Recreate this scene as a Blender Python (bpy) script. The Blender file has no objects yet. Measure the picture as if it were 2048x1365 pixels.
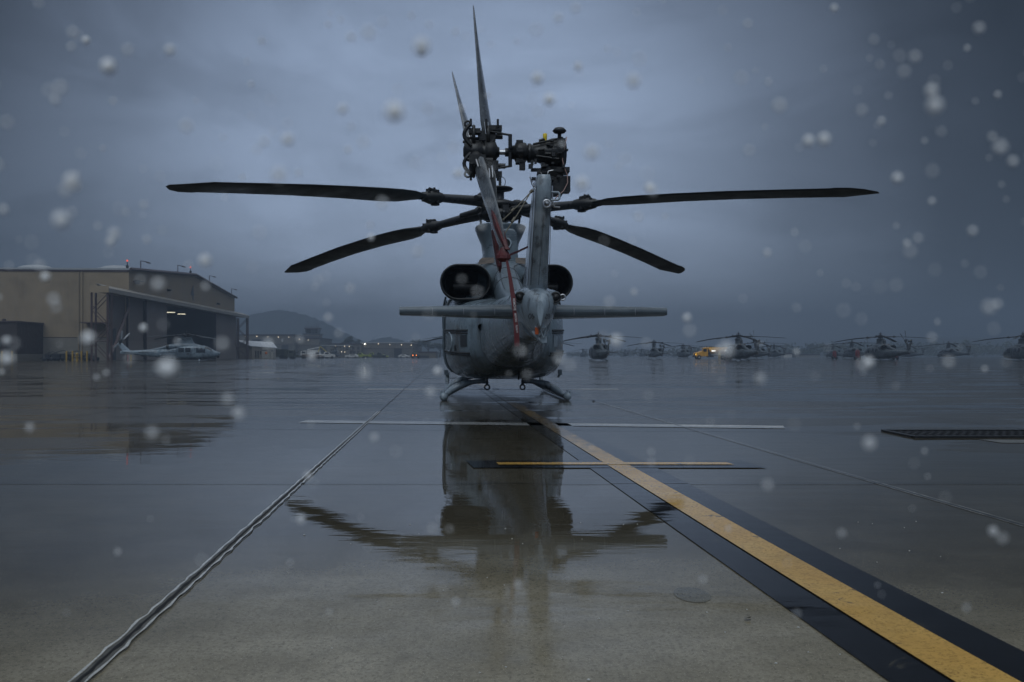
import bpy, bmesh, math, random
from mathutils import Vector, Matrix
R = math.radians
random.seed(7)
SC = bpy.context.scene
COL = SC.collection
K = 1767.0          # focal length in photo pixels
H = 0.82            # eye height
HAZE = 0.0016
HY = 712.0          # horizon row

# ------------------------------------------------------------------ camera
cam = bpy.data.cameras.new('camera'); camo = bpy.data.objects.new('camera', cam); COL.objects.link(camo)
cam.sensor_width = 36.0; cam.lens = K / 2048 * 36.0
cam.shift_y = (HY - 682.5) / 2048
cam.clip_start = 0.05; cam.clip_end = 6000
camo.location = (0, 0, H); camo.rotation_euler = (R(90), 0, 0)
cam.dof.use_dof = True; cam.dof.focus_distance = 8.0; cam.dof.aperture_fstop = 8.0
SC.camera = camo

# ------------------------------------------------------------------ world
w = bpy.data.worlds.new('World'); SC.world = w; w.use_nodes = True
nt = w.node_tree; nt.nodes.clear()
def N(t, **kw):
    n = nt.nodes.new(t)
    for k, v in kw.items(): setattr(n, k, v)
    return n
def ramp(node, pts, interp='EASE'):
    cr = node.color_ramp; cr.interpolation = interp
    while len(cr.elements) > 1: cr.elements.remove(cr.elements[-1])
    cr.elements[0].position = pts[0][0]; v = pts[0][1]
    cr.elements[0].color = (v, v, v, 1) if not isinstance(v, tuple) else (*v, 1)
    for p, v in pts[1:]:
        e = cr.elements.new(p); e.color = (v, v, v, 1) if not isinstance(v, tuple) else (*v, 1)
SUN_EL, SUN_AZ = 48, 200
sky = N('ShaderNodeTexSky', sky_type='NISHITA'); sky.sun_disc = False
sky.sun_elevation = R(SUN_EL); sky.sun_rotation = R(SUN_AZ)
tc = N('ShaderNodeTexCoord')
# overcast deck: brighter opening ahead, lens falloff put in as darker sides, bright overhead
az = N('ShaderNodeVectorMath', operation='DOT_PRODUCT'); az.inputs[1].default_value = Vector((-0.07, 1, 0.09)).normalized()
nt.links.new(tc.outputs['Generated'], az.inputs[0])
mr = N('ShaderNodeMapRange'); mr.inputs[1].default_value = -1; mr.inputs[2].default_value = 1
nt.links.new(az.outputs['Value'], mr.inputs[0])
r1 = N('ShaderNodeValToRGB'); ramp(r1, [(0, .75), (.5, .45), (.80, .12), (.883, .04), (.91, .06), (.933, .16), (.964, .62), (.98, 1.15), (1, 1.85)], 'LINEAR')
nt.links.new(mr.outputs[0], r1.inputs[0])
sp = N('ShaderNodeSeparateXYZ'); nt.links.new(tc.outputs['Generated'], sp.inputs[0])
r2 = N('ShaderNodeValToRGB'); ramp(r2, [(0, 0), (.42, 0), (.62, .7), (1, 1.5)], 'LINEAR')
nt.links.new(sp.outputs['Z'], r2.inputs[0])
add = N('ShaderNodeMath', operation='ADD'); nt.links.new(r1.outputs[0], add.inputs[0]); nt.links.new(r2.outputs[0], add.inputs[1])
mp = N('ShaderNodeMapping'); mp.inputs['Scale'].default_value = (1.6, 1.6, 4.2); mp.inputs['Rotation'].default_value = (0.0, R(24), 0)
mp.inputs['Location'].default_value = (0.35, 0.2, 0.1)
nt.links.new(tc.outputs['Generated'], mp.inputs[0])
n1 = N('ShaderNodeTexNoise'); n1.inputs['Scale'].default_value = 1.5; n1.inputs['Detail'].default_value = 5; n1.inputs['Roughness'].default_value = .58
n1.inputs['Distortion'].default_value = .4
nt.links.new(mp.outputs[0], n1.inputs['Vector'])
r3 = N('ShaderNodeValToRGB'); ramp(r3, [(.28, .62), (.46, .92), (.60, 1.15), (.76, 1.28)])
nt.links.new(n1.outputs['Fac'], r3.inputs[0])
mu = N('ShaderNodeMath', operation='MULTIPLY'); nt.links.new(add.outputs[0], mu.inputs[0]); nt.links.new(r3.outputs[0], mu.inputs[1])
r4 = N('ShaderNodeValToRGB'); ramp(r4, [(0, (.57, .71, .95)), (.15, (.56, .71, .98)), (.4, (.55, .71, 1.01)), (.6, (.74, .86, 1.0)), (1, (.90, .96, 1.02))], 'LINEAR')
nt.links.new(sp.outputs['Z'], r4.inputs[0])
sc_ = N('ShaderNodeVectorMath', operation='SCALE'); nt.links.new(r4.outputs[0], sc_.inputs[0]); nt.links.new(mu.outputs[0], sc_.inputs['Scale'])
sc2 = N('ShaderNodeVectorMath', operation='SCALE'); nt.links.new(sc_.outputs[0], sc2.inputs[0]); sc2.inputs['Scale'].default_value = 2.75
mx = N('ShaderNodeMixRGB'); mx.inputs[0].default_value = .985
nt.links.new(sky.outputs[0], mx.inputs[1]); nt.links.new(sc2.outputs[0], mx.inputs[2])
bg = N('ShaderNodeBackground'); bg.inputs['Strength'].default_value = .10
nt.links.new(mx.outputs[0], bg.inputs['Color'])
wo = N('ShaderNodeOutputWorld'); nt.links.new(bg.outputs[0], wo.inputs['Surface'])

# ------------------------------------------------------------------ sun (soft, overcast)
sl = bpy.data.lights.new('sun', 'SUN'); sl.energy = .6; sl.angle = R(45); sl.color = (.84, .93, 1.0)
so = bpy.data.objects.new('sun', sl); COL.objects.link(so)
so.rotation_euler = (R(90 - SUN_EL), 0, R(180 - SUN_AZ)); so.rotation_euler = (R(42), 0, R(-12))
SC.view_settings.view_transform = 'Standard'; SC.view_settings.look = 'None'
SC.view_settings.exposure = 0.68; SC.view_settings.gamma = 1.0

# ------------------------------------------------------------------ materials
MATS = {}
def mat(name, col, rough=.6, metal=0.0, var=.0, vscale=3.0, bump=0.0, bscale=40.0, stretch=(1, 1, 1), emit=None, est=1.0, spec=.5, col2=None, coat=0.0, wave=None, speck=None):
    if name in MATS: return MATS[name]
    m = bpy.data.materials.new(name); m.use_nodes = True; MATS[name] = m
    t = m.node_tree; b = t.nodes['Principled BSDF']
    b.inputs['Base Color'].default_value = (*col, 1); b.inputs['Roughness'].default_value = rough; b.inputs['Metallic'].default_value = metal
    b.inputs['Specular IOR Level'].default_value = spec
    if coat: b.inputs['Coat Weight'].default_value = coat; b.inputs['Coat Roughness'].default_value = .08
    if emit: b.inputs['Emission Color'].default_value = (*emit, 1); b.inputs['Emission Strength'].default_value = est
    tcn = t.nodes.new('ShaderNodeTexCoord'); mpn = t.nodes.new('ShaderNodeMapping'); mpn.inputs['Scale'].default_value = stretch
    t.links.new(tcn.outputs['Object'], mpn.inputs[0])
    if var:
        n = t.nodes.new('ShaderNodeTexNoise'); n.inputs['Scale'].default_value = vscale; n.inputs['Detail'].default_value = 6; n.inputs['Roughness'].default_value = .62
        t.links.new(mpn.outputs[0], n.inputs['Vector'])
        r = t.nodes.new('ShaderNodeValToRGB')
        c2 = col2 or tuple(max(0, c * (1 - var)) for c in col); c3 = tuple(min(1, c * (1 + var * .6)) for c in col)
        ramp(r, [(.34, c2), (.52, col), (.7, c3)], 'EASE')
        t.links.new(n.outputs['Fac'], r.inputs[0]); t.links.new(r.outputs[0], b.inputs['Base Color'])
        rr = t.nodes.new('ShaderNodeMapRange'); rr.inputs[1].default_value = .3; rr.inputs[2].default_value = .7
        rr.inputs[3].default_value = max(.04, rough * .6); rr.inputs[4].default_value = min(1, rough * 1.35)
        t.links.new(n.outputs['Fac'], rr.inputs[0]); t.links.new(rr.outputs[0], b.inputs['Roughness'])
    if bump or wave:
        bn = t.nodes.new('ShaderNodeBump'); bn.inputs['Distance'].default_value = .02
        bn.inputs['Strength'].default_value = bump or .6
        if wave:
            wv = t.nodes.new('ShaderNodeTexWave'); wv.bands_direction = wave[0]; wv.inputs['Scale'].default_value = wave[1]
            wv.wave_profile = 'SIN'
            t.links.new(tcn.outputs['Object'], wv.inputs['Vector']); t.links.new(wv.outputs['Fac'], bn.inputs['Height']); bn.inputs['Distance'].default_value = .08
        else:
            n = t.nodes.new('ShaderNodeTexNoise'); n.inputs['Scale'].default_value = bscale; n.inputs['Detail'].default_value = 4
            t.links.new(tcn.outputs['Object'], n.inputs['Vector']); t.links.new(n.outputs['Fac'], bn.inputs['Height'])
        t.links.new(bn.outputs[0], b.inputs['Normal'])
    return m

PAINT = mat('grey_paint', (.105, .138, .165), .34, var=.28, vscale=2.2, bump=.25, bscale=70, stretch=(1, .6, 2.2), coat=.25)
PAINTL = mat('light_grey_paint', (.28, .34, .39), .20, var=.34, vscale=5, bump=.3, bscale=60, stretch=(2.5, 2.5, .55), coat=.4, col2=(.12, .142, .162))
PAINTD = mat('dark_grey_paint', (.065, .075, .085), .4, var=.3, vscale=3, bump=.2, bscale=60, coat=.2)
STAIN = mat('stained_grey_paint', (.165, .215, .255), .28, var=.35, vscale=2.6, bump=.3, bscale=50, stretch=(1.4, .8, .7), col2=(.095, .118, .138), coat=.25)
BLACK = mat('black_paint', (.012, .013, .014), .42, var=.4, vscale=8, bump=.2)
BLADE = mat('blade_paint', (.026, .031, .034), .48, var=.3, vscale=2, bump=.15, stretch=(1, 1, 1))
TBLADE = mat('tail_blade_paint', (.15, .165, .18), .25, var=.35, vscale=5, bump=.2, bscale=60, col2=(.08, .085, .09), coat=.5)
METAL = mat('bare_metal', (.55, .56, .58), .3, 1.0)
DMETAL = mat('dark_metal', (.05, .053, .058), .38, .6, var=.4, vscale=14, bump=.2)
RUST = mat('heat_metal', (.10, .085, .075), .4, .7, var=.5, vscale=9)
VOID = mat('void_shade', (.004, .004, .004), .8)  # near-black colour painted in for the shade inside openings, pit and recess
GLASS = mat('window_glass', (.015, .018, .022), .05, spec=.8)
RED = mat('red_cover', (.085, .012, .015), .6, var=.3, vscale=12, bump=.4, bscale=30)
ORANGE = mat('orange_lens', (.5, .10, .02), .2)
YELC = mat('yellow_cap', (.75, .55, .01), .5)
TAN = mat('tan_label', (.16, .15, .12), .5, var=.3, vscale=20)
WTXT = mat('white_marking', (.62, .62, .62), .5)
DTXT = mat('dark_marking', (.035, .042, .05), .5)
LINEM = mat('panel_seam', (.028, .032, .036), .5)
WIRE = mat('pink_wire', (.42, .27, .24), .4)

# ------------------------------------------------------------------ mesh builder
class MB:
    def __init__(s): s.v = []; s.f = []; s.sm = []
    def add(s, vs, fs, smooth=False):
        o = len(s.v); s.v += [tuple(v) for v in vs]
        for f in fs: s.f.append(tuple(i + o for i in f)); s.sm.append(smooth)
        return s
    def box(s, a, b, M=None):
        (x0, y0, z0), (x1, y1, z1) = a, b
        vs = [Vector(p) for p in ((x0, y0, z0), (x1, y0, z0), (x1, y1, z0), (x0, y1, z0), (x0, y0, z1), (x1, y0, z1), (x1, y1, z1), (x0, y1, z1))]
        if M: vs = [M @ v for v in vs]
        return s.add(vs, [(0, 3, 2, 1), (4, 5, 6, 7), (0, 1, 5, 4), (1, 2, 6, 5), (2, 3, 7, 6), (3, 0, 4, 7)])
    def cbox(s, c, d, M=None, bev=0):
        a = [c[i] - d[i] / 2 for i in range(3)]; b = [c[i] + d[i] / 2 for i in range(3)]
        return s.box(a, b, M)
    def rings(s, rs, caps=True, smooth=True, closed=True):
        n = len(rs[0]); vs = [p for r in rs for p in r]; fs = []
        for i in range(len(rs) - 1):
            for j in range(n if closed else n - 1):
                k = (j + 1) % n
                fs.append((i * n + j, i * n + k, (i + 1) * n + k, (i + 1) * n + j))
        s.add(vs, fs, smooth)
        if caps:
            s.add(rs[0], [tuple(range(n))[::-1]]); s.add(rs[-1], [tuple(range(n))])
        return s
    def tube(s, pts, rad, seg=10, caps=True, flat=1.0, smooth=True):
        pts = [Vector(p) for p in pts]; rs = []; up = None
        for i, p in enumerate(pts):
            t = (pts[min(i + 1, len(pts) - 1)] - pts[max(i - 1, 0)]).normalized()
            if up is None:
                up = Vector((0, 0, 1)) if abs(t.z) < .9 else Vector((1, 0, 0))
            u = (up - t * up.dot(t)).normalized(); up = u; v = t.cross(u)
            r = rad[i] if isinstance(rad, (list, tuple)) else rad
            rs.append([p + u * (math.cos(a) * r * flat) + v * (math.sin(a) * r) for a in [2 * math.pi * k / seg for k in range(seg)]])
        return s.rings(rs, caps, smooth)
    def bar(s, p, q, wd, M=None):
        return s.tube([p, q], wd / 2 * 1.414, 4, smooth=False)
    def sphere(s, c, r, seg=12, rows=7, sc=(1, 1, 1)):
        rs = []
        for i in range(rows + 1):
            a = math.pi * i / rows; a = min(max(a, .02), math.pi - .02)
            rs.append([(c[0] + r * sc[0] * math.sin(a) * math.cos(b), c[1] + r * sc[1] * math.sin(a) * math.sin(b), c[2] - r * sc[2] * math.cos(a)) for b in [2 * math.pi * k / seg for k in range(seg)]])
        return s.rings(rs)
    def torus(s, c, R0, r, axis='Y', seg=20, sub=6):
        rs = []
        for i in range(seg + 1):
            a = 2 * math.pi * i / seg; ring = []
            for k in range(sub):
                b = 2 * math.pi * k / sub; q = R0 + r * math.cos(b); h = r * math.sin(b)
                p = {'Y': (q * math.cos(a), h, q * math.sin(a)), 'Z': (q * math.cos(a), q * math.sin(a), h), 'X': (h, q * math.cos(a), q * math.sin(a))}[axis]
                ring.append((c[0] + p[0], c[1] + p[1], c[2] + p[2]))
            rs.append(ring)
        return s.rings(rs, False)
    def lathe(s, c, prof, axis='Z', seg=20):      # prof: (radius, along)
        rs = []
        for r, h in prof:
            ring = []
            for k in range(seg):
                a = 2 * math.pi * k / seg; x, y = r * math.cos(a), r * math.sin(a)
                p = {'Z': (x, y, h), 'Y': (x, h, -y), 'X': (h, x, y)}[axis]
                ring.append((c[0] + p[0], c[1] + p[1], c[2] + p[2]))
            rs.append(ring)
        return s.rings(rs)
    def build(s, name, m, parent=None, bevel=0):
        me = bpy.data.meshes.new(name); me.from_pydata([tuple(v) for v in s.v], [], s.f)
        me.polygons.foreach_set('use_smooth', s.sm); me.materials.append(m)
        bm = bmesh.new(); bm.from_mesh(me); bmesh.ops.recalc_face_normals(bm, faces=bm.faces); bm.to_mesh(me); bm.free()
        me.update()
        o = bpy.data.objects.new(name, me); COL.objects.link(o); o.parent = parent
        if bevel:
            b = o.modifiers.new('bevel', 'BEVEL'); b.width = bevel; b.segments = 2; b.limit_method = 'ANGLE'
        return o
def empty(name, loc=(0, 0, 0), rz=0):
    o = bpy.data.objects.new(name, None); COL.objects.link(o); o.location = loc; o.rotation_euler = (0, 0, rz); o.empty_display_size = .3
    return o
def tag(o, label=None, cat=None, group=None, kind=None):
    if label: o['label'] = label
    if cat: o['category'] = cat
    if group: o['group'] = group
    if kind: o['kind'] = kind
    return o
CH = {}
def copy_tree(o, parent=None):
    c = o.copy(); COL.objects.link(c); c.parent = parent
    for ch in [x for x in COL.objects if x.parent == o]: copy_tree(ch, c)
    return c
def text(name, s, size, m, parent=None, ext=.002, align='CENTER'):
    cu = bpy.data.curves.new(name, 'FONT'); cu.body = s; cu.size = size; cu.extrude = ext; cu.align_x = align; cu.align_y = 'CENTER'; cu.offset = size * .012
    t = bpy.data.objects.new(name + '_src', cu); COL.objects.link(t)
    dg = bpy.context.evaluated_depsgraph_get(); me = bpy.data.meshes.new_from_object(t.evaluated_get(dg))
    bpy.data.objects.remove(t); me.name = name; me.materials.clear(); me.materials.append(m)
    o = bpy.data.objects.new(name, me); COL.objects.link(o); o.parent = parent
    return o
def WX(px, Y): return (px - 1024) / K * Y
def WZ(py, Y): return H + (HY - py) / K * Y
def lerp(a, b, t): return a + (b - a) * t
def cr(tab, x):                      # smooth interpolation of a table [(x, v1, v2..)]
    tab = sorted(tab)
    if x <= tab[0][0]: return tab[0][1:]
    if x >= tab[-1][0]: return tab[-1][1:]
    for i in range(len(tab) - 1):
        if tab[i][0] <= x <= tab[i + 1][0]: break
    p1, p2 = tab[i], tab[i + 1]; p0 = tab[i - 1] if i else p1; p3 = tab[i + 2] if i + 2 < len(tab) else p2
    t = (x - p1[0]) / (p2[0] - p1[0]); h = p2[0] - p1[0]; out = []
    for k in range(1, len(p1)):
        m1 = (p2[k] - p0[k]) / max(p2[0] - p0[0], 1e-6) * h; m2 = (p3[k] - p1[k]) / max(p3[0] - p1[0], 1e-6) * h
        out.append((2 * t**3 - 3 * t * t + 1) * p1[k] + (t**3 - 2 * t * t + t) * m1 + (-2 * t**3 + 3 * t * t) * p2[k] + (t**3 - t * t) * m2)
    return out
def sell(w_, zb, zt, n, seg=48, cx=0):         # superellipse ring in x,z
    zc = (zb + zt) / 2; hz = (zt - zb) / 2; out = []
    for k in range(seg):
        a = 2 * math.pi * k / seg; c, s_ = math.cos(a), math.sin(a)
        out.append((cx + w_ * math.copysign(abs(c) ** (2 / n), c), zc + hz * math.copysign(abs(s_) ** (2 / n), s_)))
    return out
def ring_cyl(rs_):return rs_
# ------------------------------------------------------------------ helicopters
YAW = 0.060
BODY = [(-9.0, .07, 1.07, 1.22, 2.0), (-8.7, .15, 1.03, 1.50, 2.1), (-8.3, .21, 1.0, 1.58, 2.2), (-7.2, .27, .95, 1.62, 2.3), (-5.6, .41, .79, 1.70, 2.4), (-4.6, .495, .66, 1.73, 2.6), (-4.2, .515, .63, 1.74, 2.7), (-3.95, .53, .625, 1.74, 2.7), (-3.75, .62, .60, 1.75, 2.8),
        (-3.5, .76, .54, 1.77, 3.0), (-3.2, .86, .49, 1.79, 3.2), (-2.6, 1.0, .43, 1.84, 3.5), (-1.9, 1.09, .385, 1.98, 3.9), (-1.0, 1.13, .36, 2.12, 4.1), (0, 1.13, .36, 2.32, 4.1), (1.6, 1.13, .36, 2.37, 3.9),
        (2.6, 1.08, .37, 2.30, 3.0), (3.3, .98, .42, 2.02, 2.7), (3.9, .76, .52, 1.62, 2.4), (4.4, .45, .72, 1.45, 2.1), (4.75, .12, 1.0, 1.25, 2.0)]
def side_x(y, z, off=0):
    w_, zb, zt, n = cr(BODY, y); zc = (zb + zt) / 2; hz = (zt - zb) / 2
    return w_ * max(0.0, 1 - min(1, abs((z - zc) / hz)) ** n) ** (1 / n) + off
def loft_y(tab, y0, y1, step=.12, seg=48):
    b = MB(); rs = []; n = max(2, int((y1 - y0) / step))
    for i in range(n + 1):
        y = lerp(y0, y1, i / n); w_, zb, zt, e = cr(tab, y)
        rs.append([(x, y, z) for x, z in sell(w_, zb, zt, e, seg)])
    return b.rings(rs)
def aero(sections, seg=10):          # section: (centre of LE point, chord vector (LE->TE), normal, thickness)
    b = MB(); rs = []
    for le, ch, nrm, th in sections:
        le, ch, nrm = Vector(le), Vector(ch), Vector(nrm).normalized(); c = ch.length; ring = []
        xs = [0, .03, .12, .3, .55, .8, 1.0]
        yt = [0, .35, .75, 1.0, .8, .4, .04]
        for x, t in zip(xs, yt): ring.append(le + ch * x + nrm * (t * th / 2 * 1.15))
        for x, t in list(zip(xs, yt))[-1:0:-1]: ring.append(le + ch * x - nrm * (t * th / 2 * .85))
        rs.append(ring)
    return b.rings(rs)

def main_blade(root, az_world, zprof, yaw=YAW, pitch=8.0, tipname='rotor_blade'):
    # az_world: world direction (x, y) of the span; local = rotated by -yaw
    d = Vector((az_world[0] * math.cos(yaw) + az_world[1] * math.sin(yaw), -az_world[0] * math.sin(yaw) + az_world[1] * math.cos(yaw), 0)).normalized()
    le = Vector((-d.y, d.x, 0))              # counter-clockwise rotor
    Z = lambda r: cr(zprof, r)[0]
    P = lambda r, c=0, z=0: d * r + le * c + Vector((0, 0, Z(r) + z))
    rs = [(2.2, .20, .10), (2.4, .32, .10), (2.65, .52, .085), (3.0, .60, .078), (3.4, .61, .075), (4.0, .60, .07), (5.0, .60, .065), (6.0, .60, .06), (6.75, .62, .055), (6.82, .66, .055), (7.05, .56, .045), (7.25, .38, .03), (7.42, .12, .015)]
    secs = []
    for r, c, th in rs:
        pt = R(pitch * lerp(1.15, .40 if pitch > 0 else 1.0, (r - 2.2) / 5.2)); cv = le * math.cos(pt) + Vector((0, 0, 1)) * math.sin(pt)
        sweep = 0 if r < 6.82 else (r - 6.82) * .36
        lead = c * .42 if r < 6.8 else .27 - sweep
        secs.append((P(r) + cv * lead, cv * (-c), d.cross(cv), th))
    o = aero(secs).build(tipname, BLADE, root)
    # cuff / yoke arm inboard
    b = MB(); pts = [P(.30), P(.7), P(1.2), P(1.7), P(2.05), P(2.35)]
    b.tube(pts, [.14, .15, .13, .115, .11, .085], 12, flat=.72)
    b.build('blade_grip', DMETAL, o)
    # fold joint bracket with pin heads and lugs
    b = MB()
    for s in (-1, 1):
        b.tube([P(1.98, s * .10, -.11), P(1.98, s * .10, .13)], .04, 8)
        b.tube([P(2.18, s * .08, -.08), P(2.18, s * .08, .10)], .03, 8)
        b.tube([P(2.06, s * .10, .10), P(2.06, s * .10, .17)], .022, 6)
    b.tube([P(1.72), P(1.8), P(1.95), P(2.1), P(2.22), P(2.3)], [.08, .13, .16, .155, .12, .07], 12, flat=.78)
    b.torus(P(1.94, 0, -.13), .07, .022, 'Z', 12, 6)
    b.tube([P(1.9, 0, .12), P(2.1, 0, .15)], .04, 6)
    b.build('fold_bracket', BLACK, o)
    # damper lump near the hub
    b = MB(); b.tube([P(.42, .16, .05), P(.95, .17, .03)], [.075, .06], 8); b.tube([P(.42, -.17, .02), P(.85, -.17, 0)], .05, 8)
    b.sphere(P(.55, 0, .12), .12, 8, 5, (1, 1, .6)); b.build('damper', BLACK, o)
    return o

def rotor_head(root, scale=1.0):
    b = MB(); b.lathe((0, 0, 0), [(.13, 3.3), (.13, 3.6), (.15, 3.62), (.15, 3.7), (.11, 3.72), (.11, 4.05), (.085, 4.08), (.085, 4.22), (.10, 4.23)], seg=18); b.build('mast', DMETAL, root)
    b = MB()
    b.lathe((0, 0, 0), [(.2, 3.62), (.38, 3.66), (.42, 3.76), (.36, 3.84), (.2, 3.86)], seg=20)
    b.lathe((0, 0, 0), [(.2, 3.87), (.36, 3.90), (.36, 4.0), (.2, 4.05)], seg=20)
    for k in range(8):
        a = math.pi / 4 * k + .3; c, s = math.cos(a), math.sin(a)
        b.tube([(.27 * c, .27 * s, 3.62), (.27 * c, .27 * s, 3.90 + (.10 if k % 2 else 0))], .05, 8)
        b.cbox((.34 * c, .34 * s, 3.82), (.13, .13, .16))
    o = b.build('rotor_hub', BLACK, root)
    for k in range(4):
        b = MB(); a = math.pi / 2 * k + .15; c, s = math.cos(a), math.sin(a)
        b.tube([(.38 * c, .38 * s, 3.30), (.42 * c, .42 * s, 3.74)], .024, 8); b.sphere((.42 * c, .42 * s, 3.74), .045, 8, 5); b.sphere((.38 * c, .38 * s, 3.45), .04, 8, 5)
        b.build('pitch_link', DMETAL, o)
    b = MB(); b.lathe((0, 0, 0), [(.2, 3.46), (.42, 3.47), (.42, 3.53), (.2, 3.56)], seg=20); b.build('swashplate', DMETAL, o)
    b = MB(); b.lathe((0, 0, 0), [(.10, 4.24), (.25, 4.27), (.275, 4.30), (.25, 4.32), (.06, 4.345), (.03, 4.35)], seg=24); b.build('mast_disc', BLACK, o)
    b = MB(); b.cbox((0, 0, 4.43), (.06, .03, .2)); b.build('mast_post', BLACK, o)
    b = MB(); b.torus((0, 0, 4.44), .115, .007, 'Y', 24, 6); b.build('mast_ring', DMETAL, o)

ZP = {'NL': [(0, 3.96), (.5, 3.96), (2.0, 3.84), (4.6, 3.60), (7.45, 3.25)],
      'FR': [(0, 3.96), (.5, 3.96), (2.0, 3.80), (4.6, 3.50), (7.45, 3.06)],
      'NR': [(0, 3.80), (.5, 3.81), (2.0, 3.79), (4.6, 3.68), (7.45, 3.46)],
      'FL': [(0, 3.80), (.5, 3.81), (2.0, 3.69), (4.6, 3.46), (7.45, 3.0)]}
def main_rotor(root, exact=True):
    A = {'NL': (-math.sin(R(39)), -math.cos(R(39))), 'NR': (math.sin(R(56.5)), -math.cos(R(56.5))),
         'FL': (-math.sin(R(50)), math.cos(R(50))), 'FR': (math.sin(R(40.4)), math.cos(R(40.4)))}
    for k, p in (('NL', 14), ('NR', -4.5), ('FL', 12), ('FR', -5)): main_blade(root, A[k], ZP[k], YAW, p)
    rotor_head(root)

TH = Vector((-.57, -9.1, 2.96))           # tail rotor hub
def tail_blade(root, tip, hub, pitch0, pitch1, name='tail_rotor_blade'):
    tip, hub = Vector(tip), Vector(hub); d = (tip - hub); L = d.length; d.normalize()
    n0 = Vector((1, 0, 0)); n0 = (n0 - d * n0.dot(d)).normalized(); c0 = d.cross(n0)
    secs = []
    for r, c, th in [(.2, .15, .06), (.3, .26, .05), (.6, .28, .042), (1.0, .27, .034), (L - .22, .26, .028), (L - .08, .17, .02), (L, .05, .01)]:
        a = R(lerp(pitch0, pitch1, min(1, (r - .2) / (L - .3)) ** .8)); cv = c0 * math.cos(a) + n0 * math.sin(a)
        sw = 0 if r < L - .2 else .0
        secs.append((hub + d * r - cv * c * .45, cv * c, d.cross(cv), th))
    o = aero(secs).build(name, TBLADE, root)
    b = MB(); b.tube([hub + d * .02, hub + d * .12, hub + d * .26], [.07, .075, .05], 10); 
    q = hub + d * .16
    b.cbox(q, (.17, .15, .10)); b.tube([q + Vector((.07, -.03, 0)), q + Vector((.16, -.03, 0))], .028, 8); b.tube([q + Vector((-.1, -.06, 0)), q + Vector((.1, -.06, 0))], .016, 6)
    b.build('blade_root_fitting', BLACK, o)
    b = MB()
    for s in (-.016, .016): b.tube([hub + d * .17 + Vector((s, -.085, 0)), hub + d * .30 + Vector((s, -.085, 0))], .009, 6)
    b.build('root_strap', METAL, o)
    return o

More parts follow.
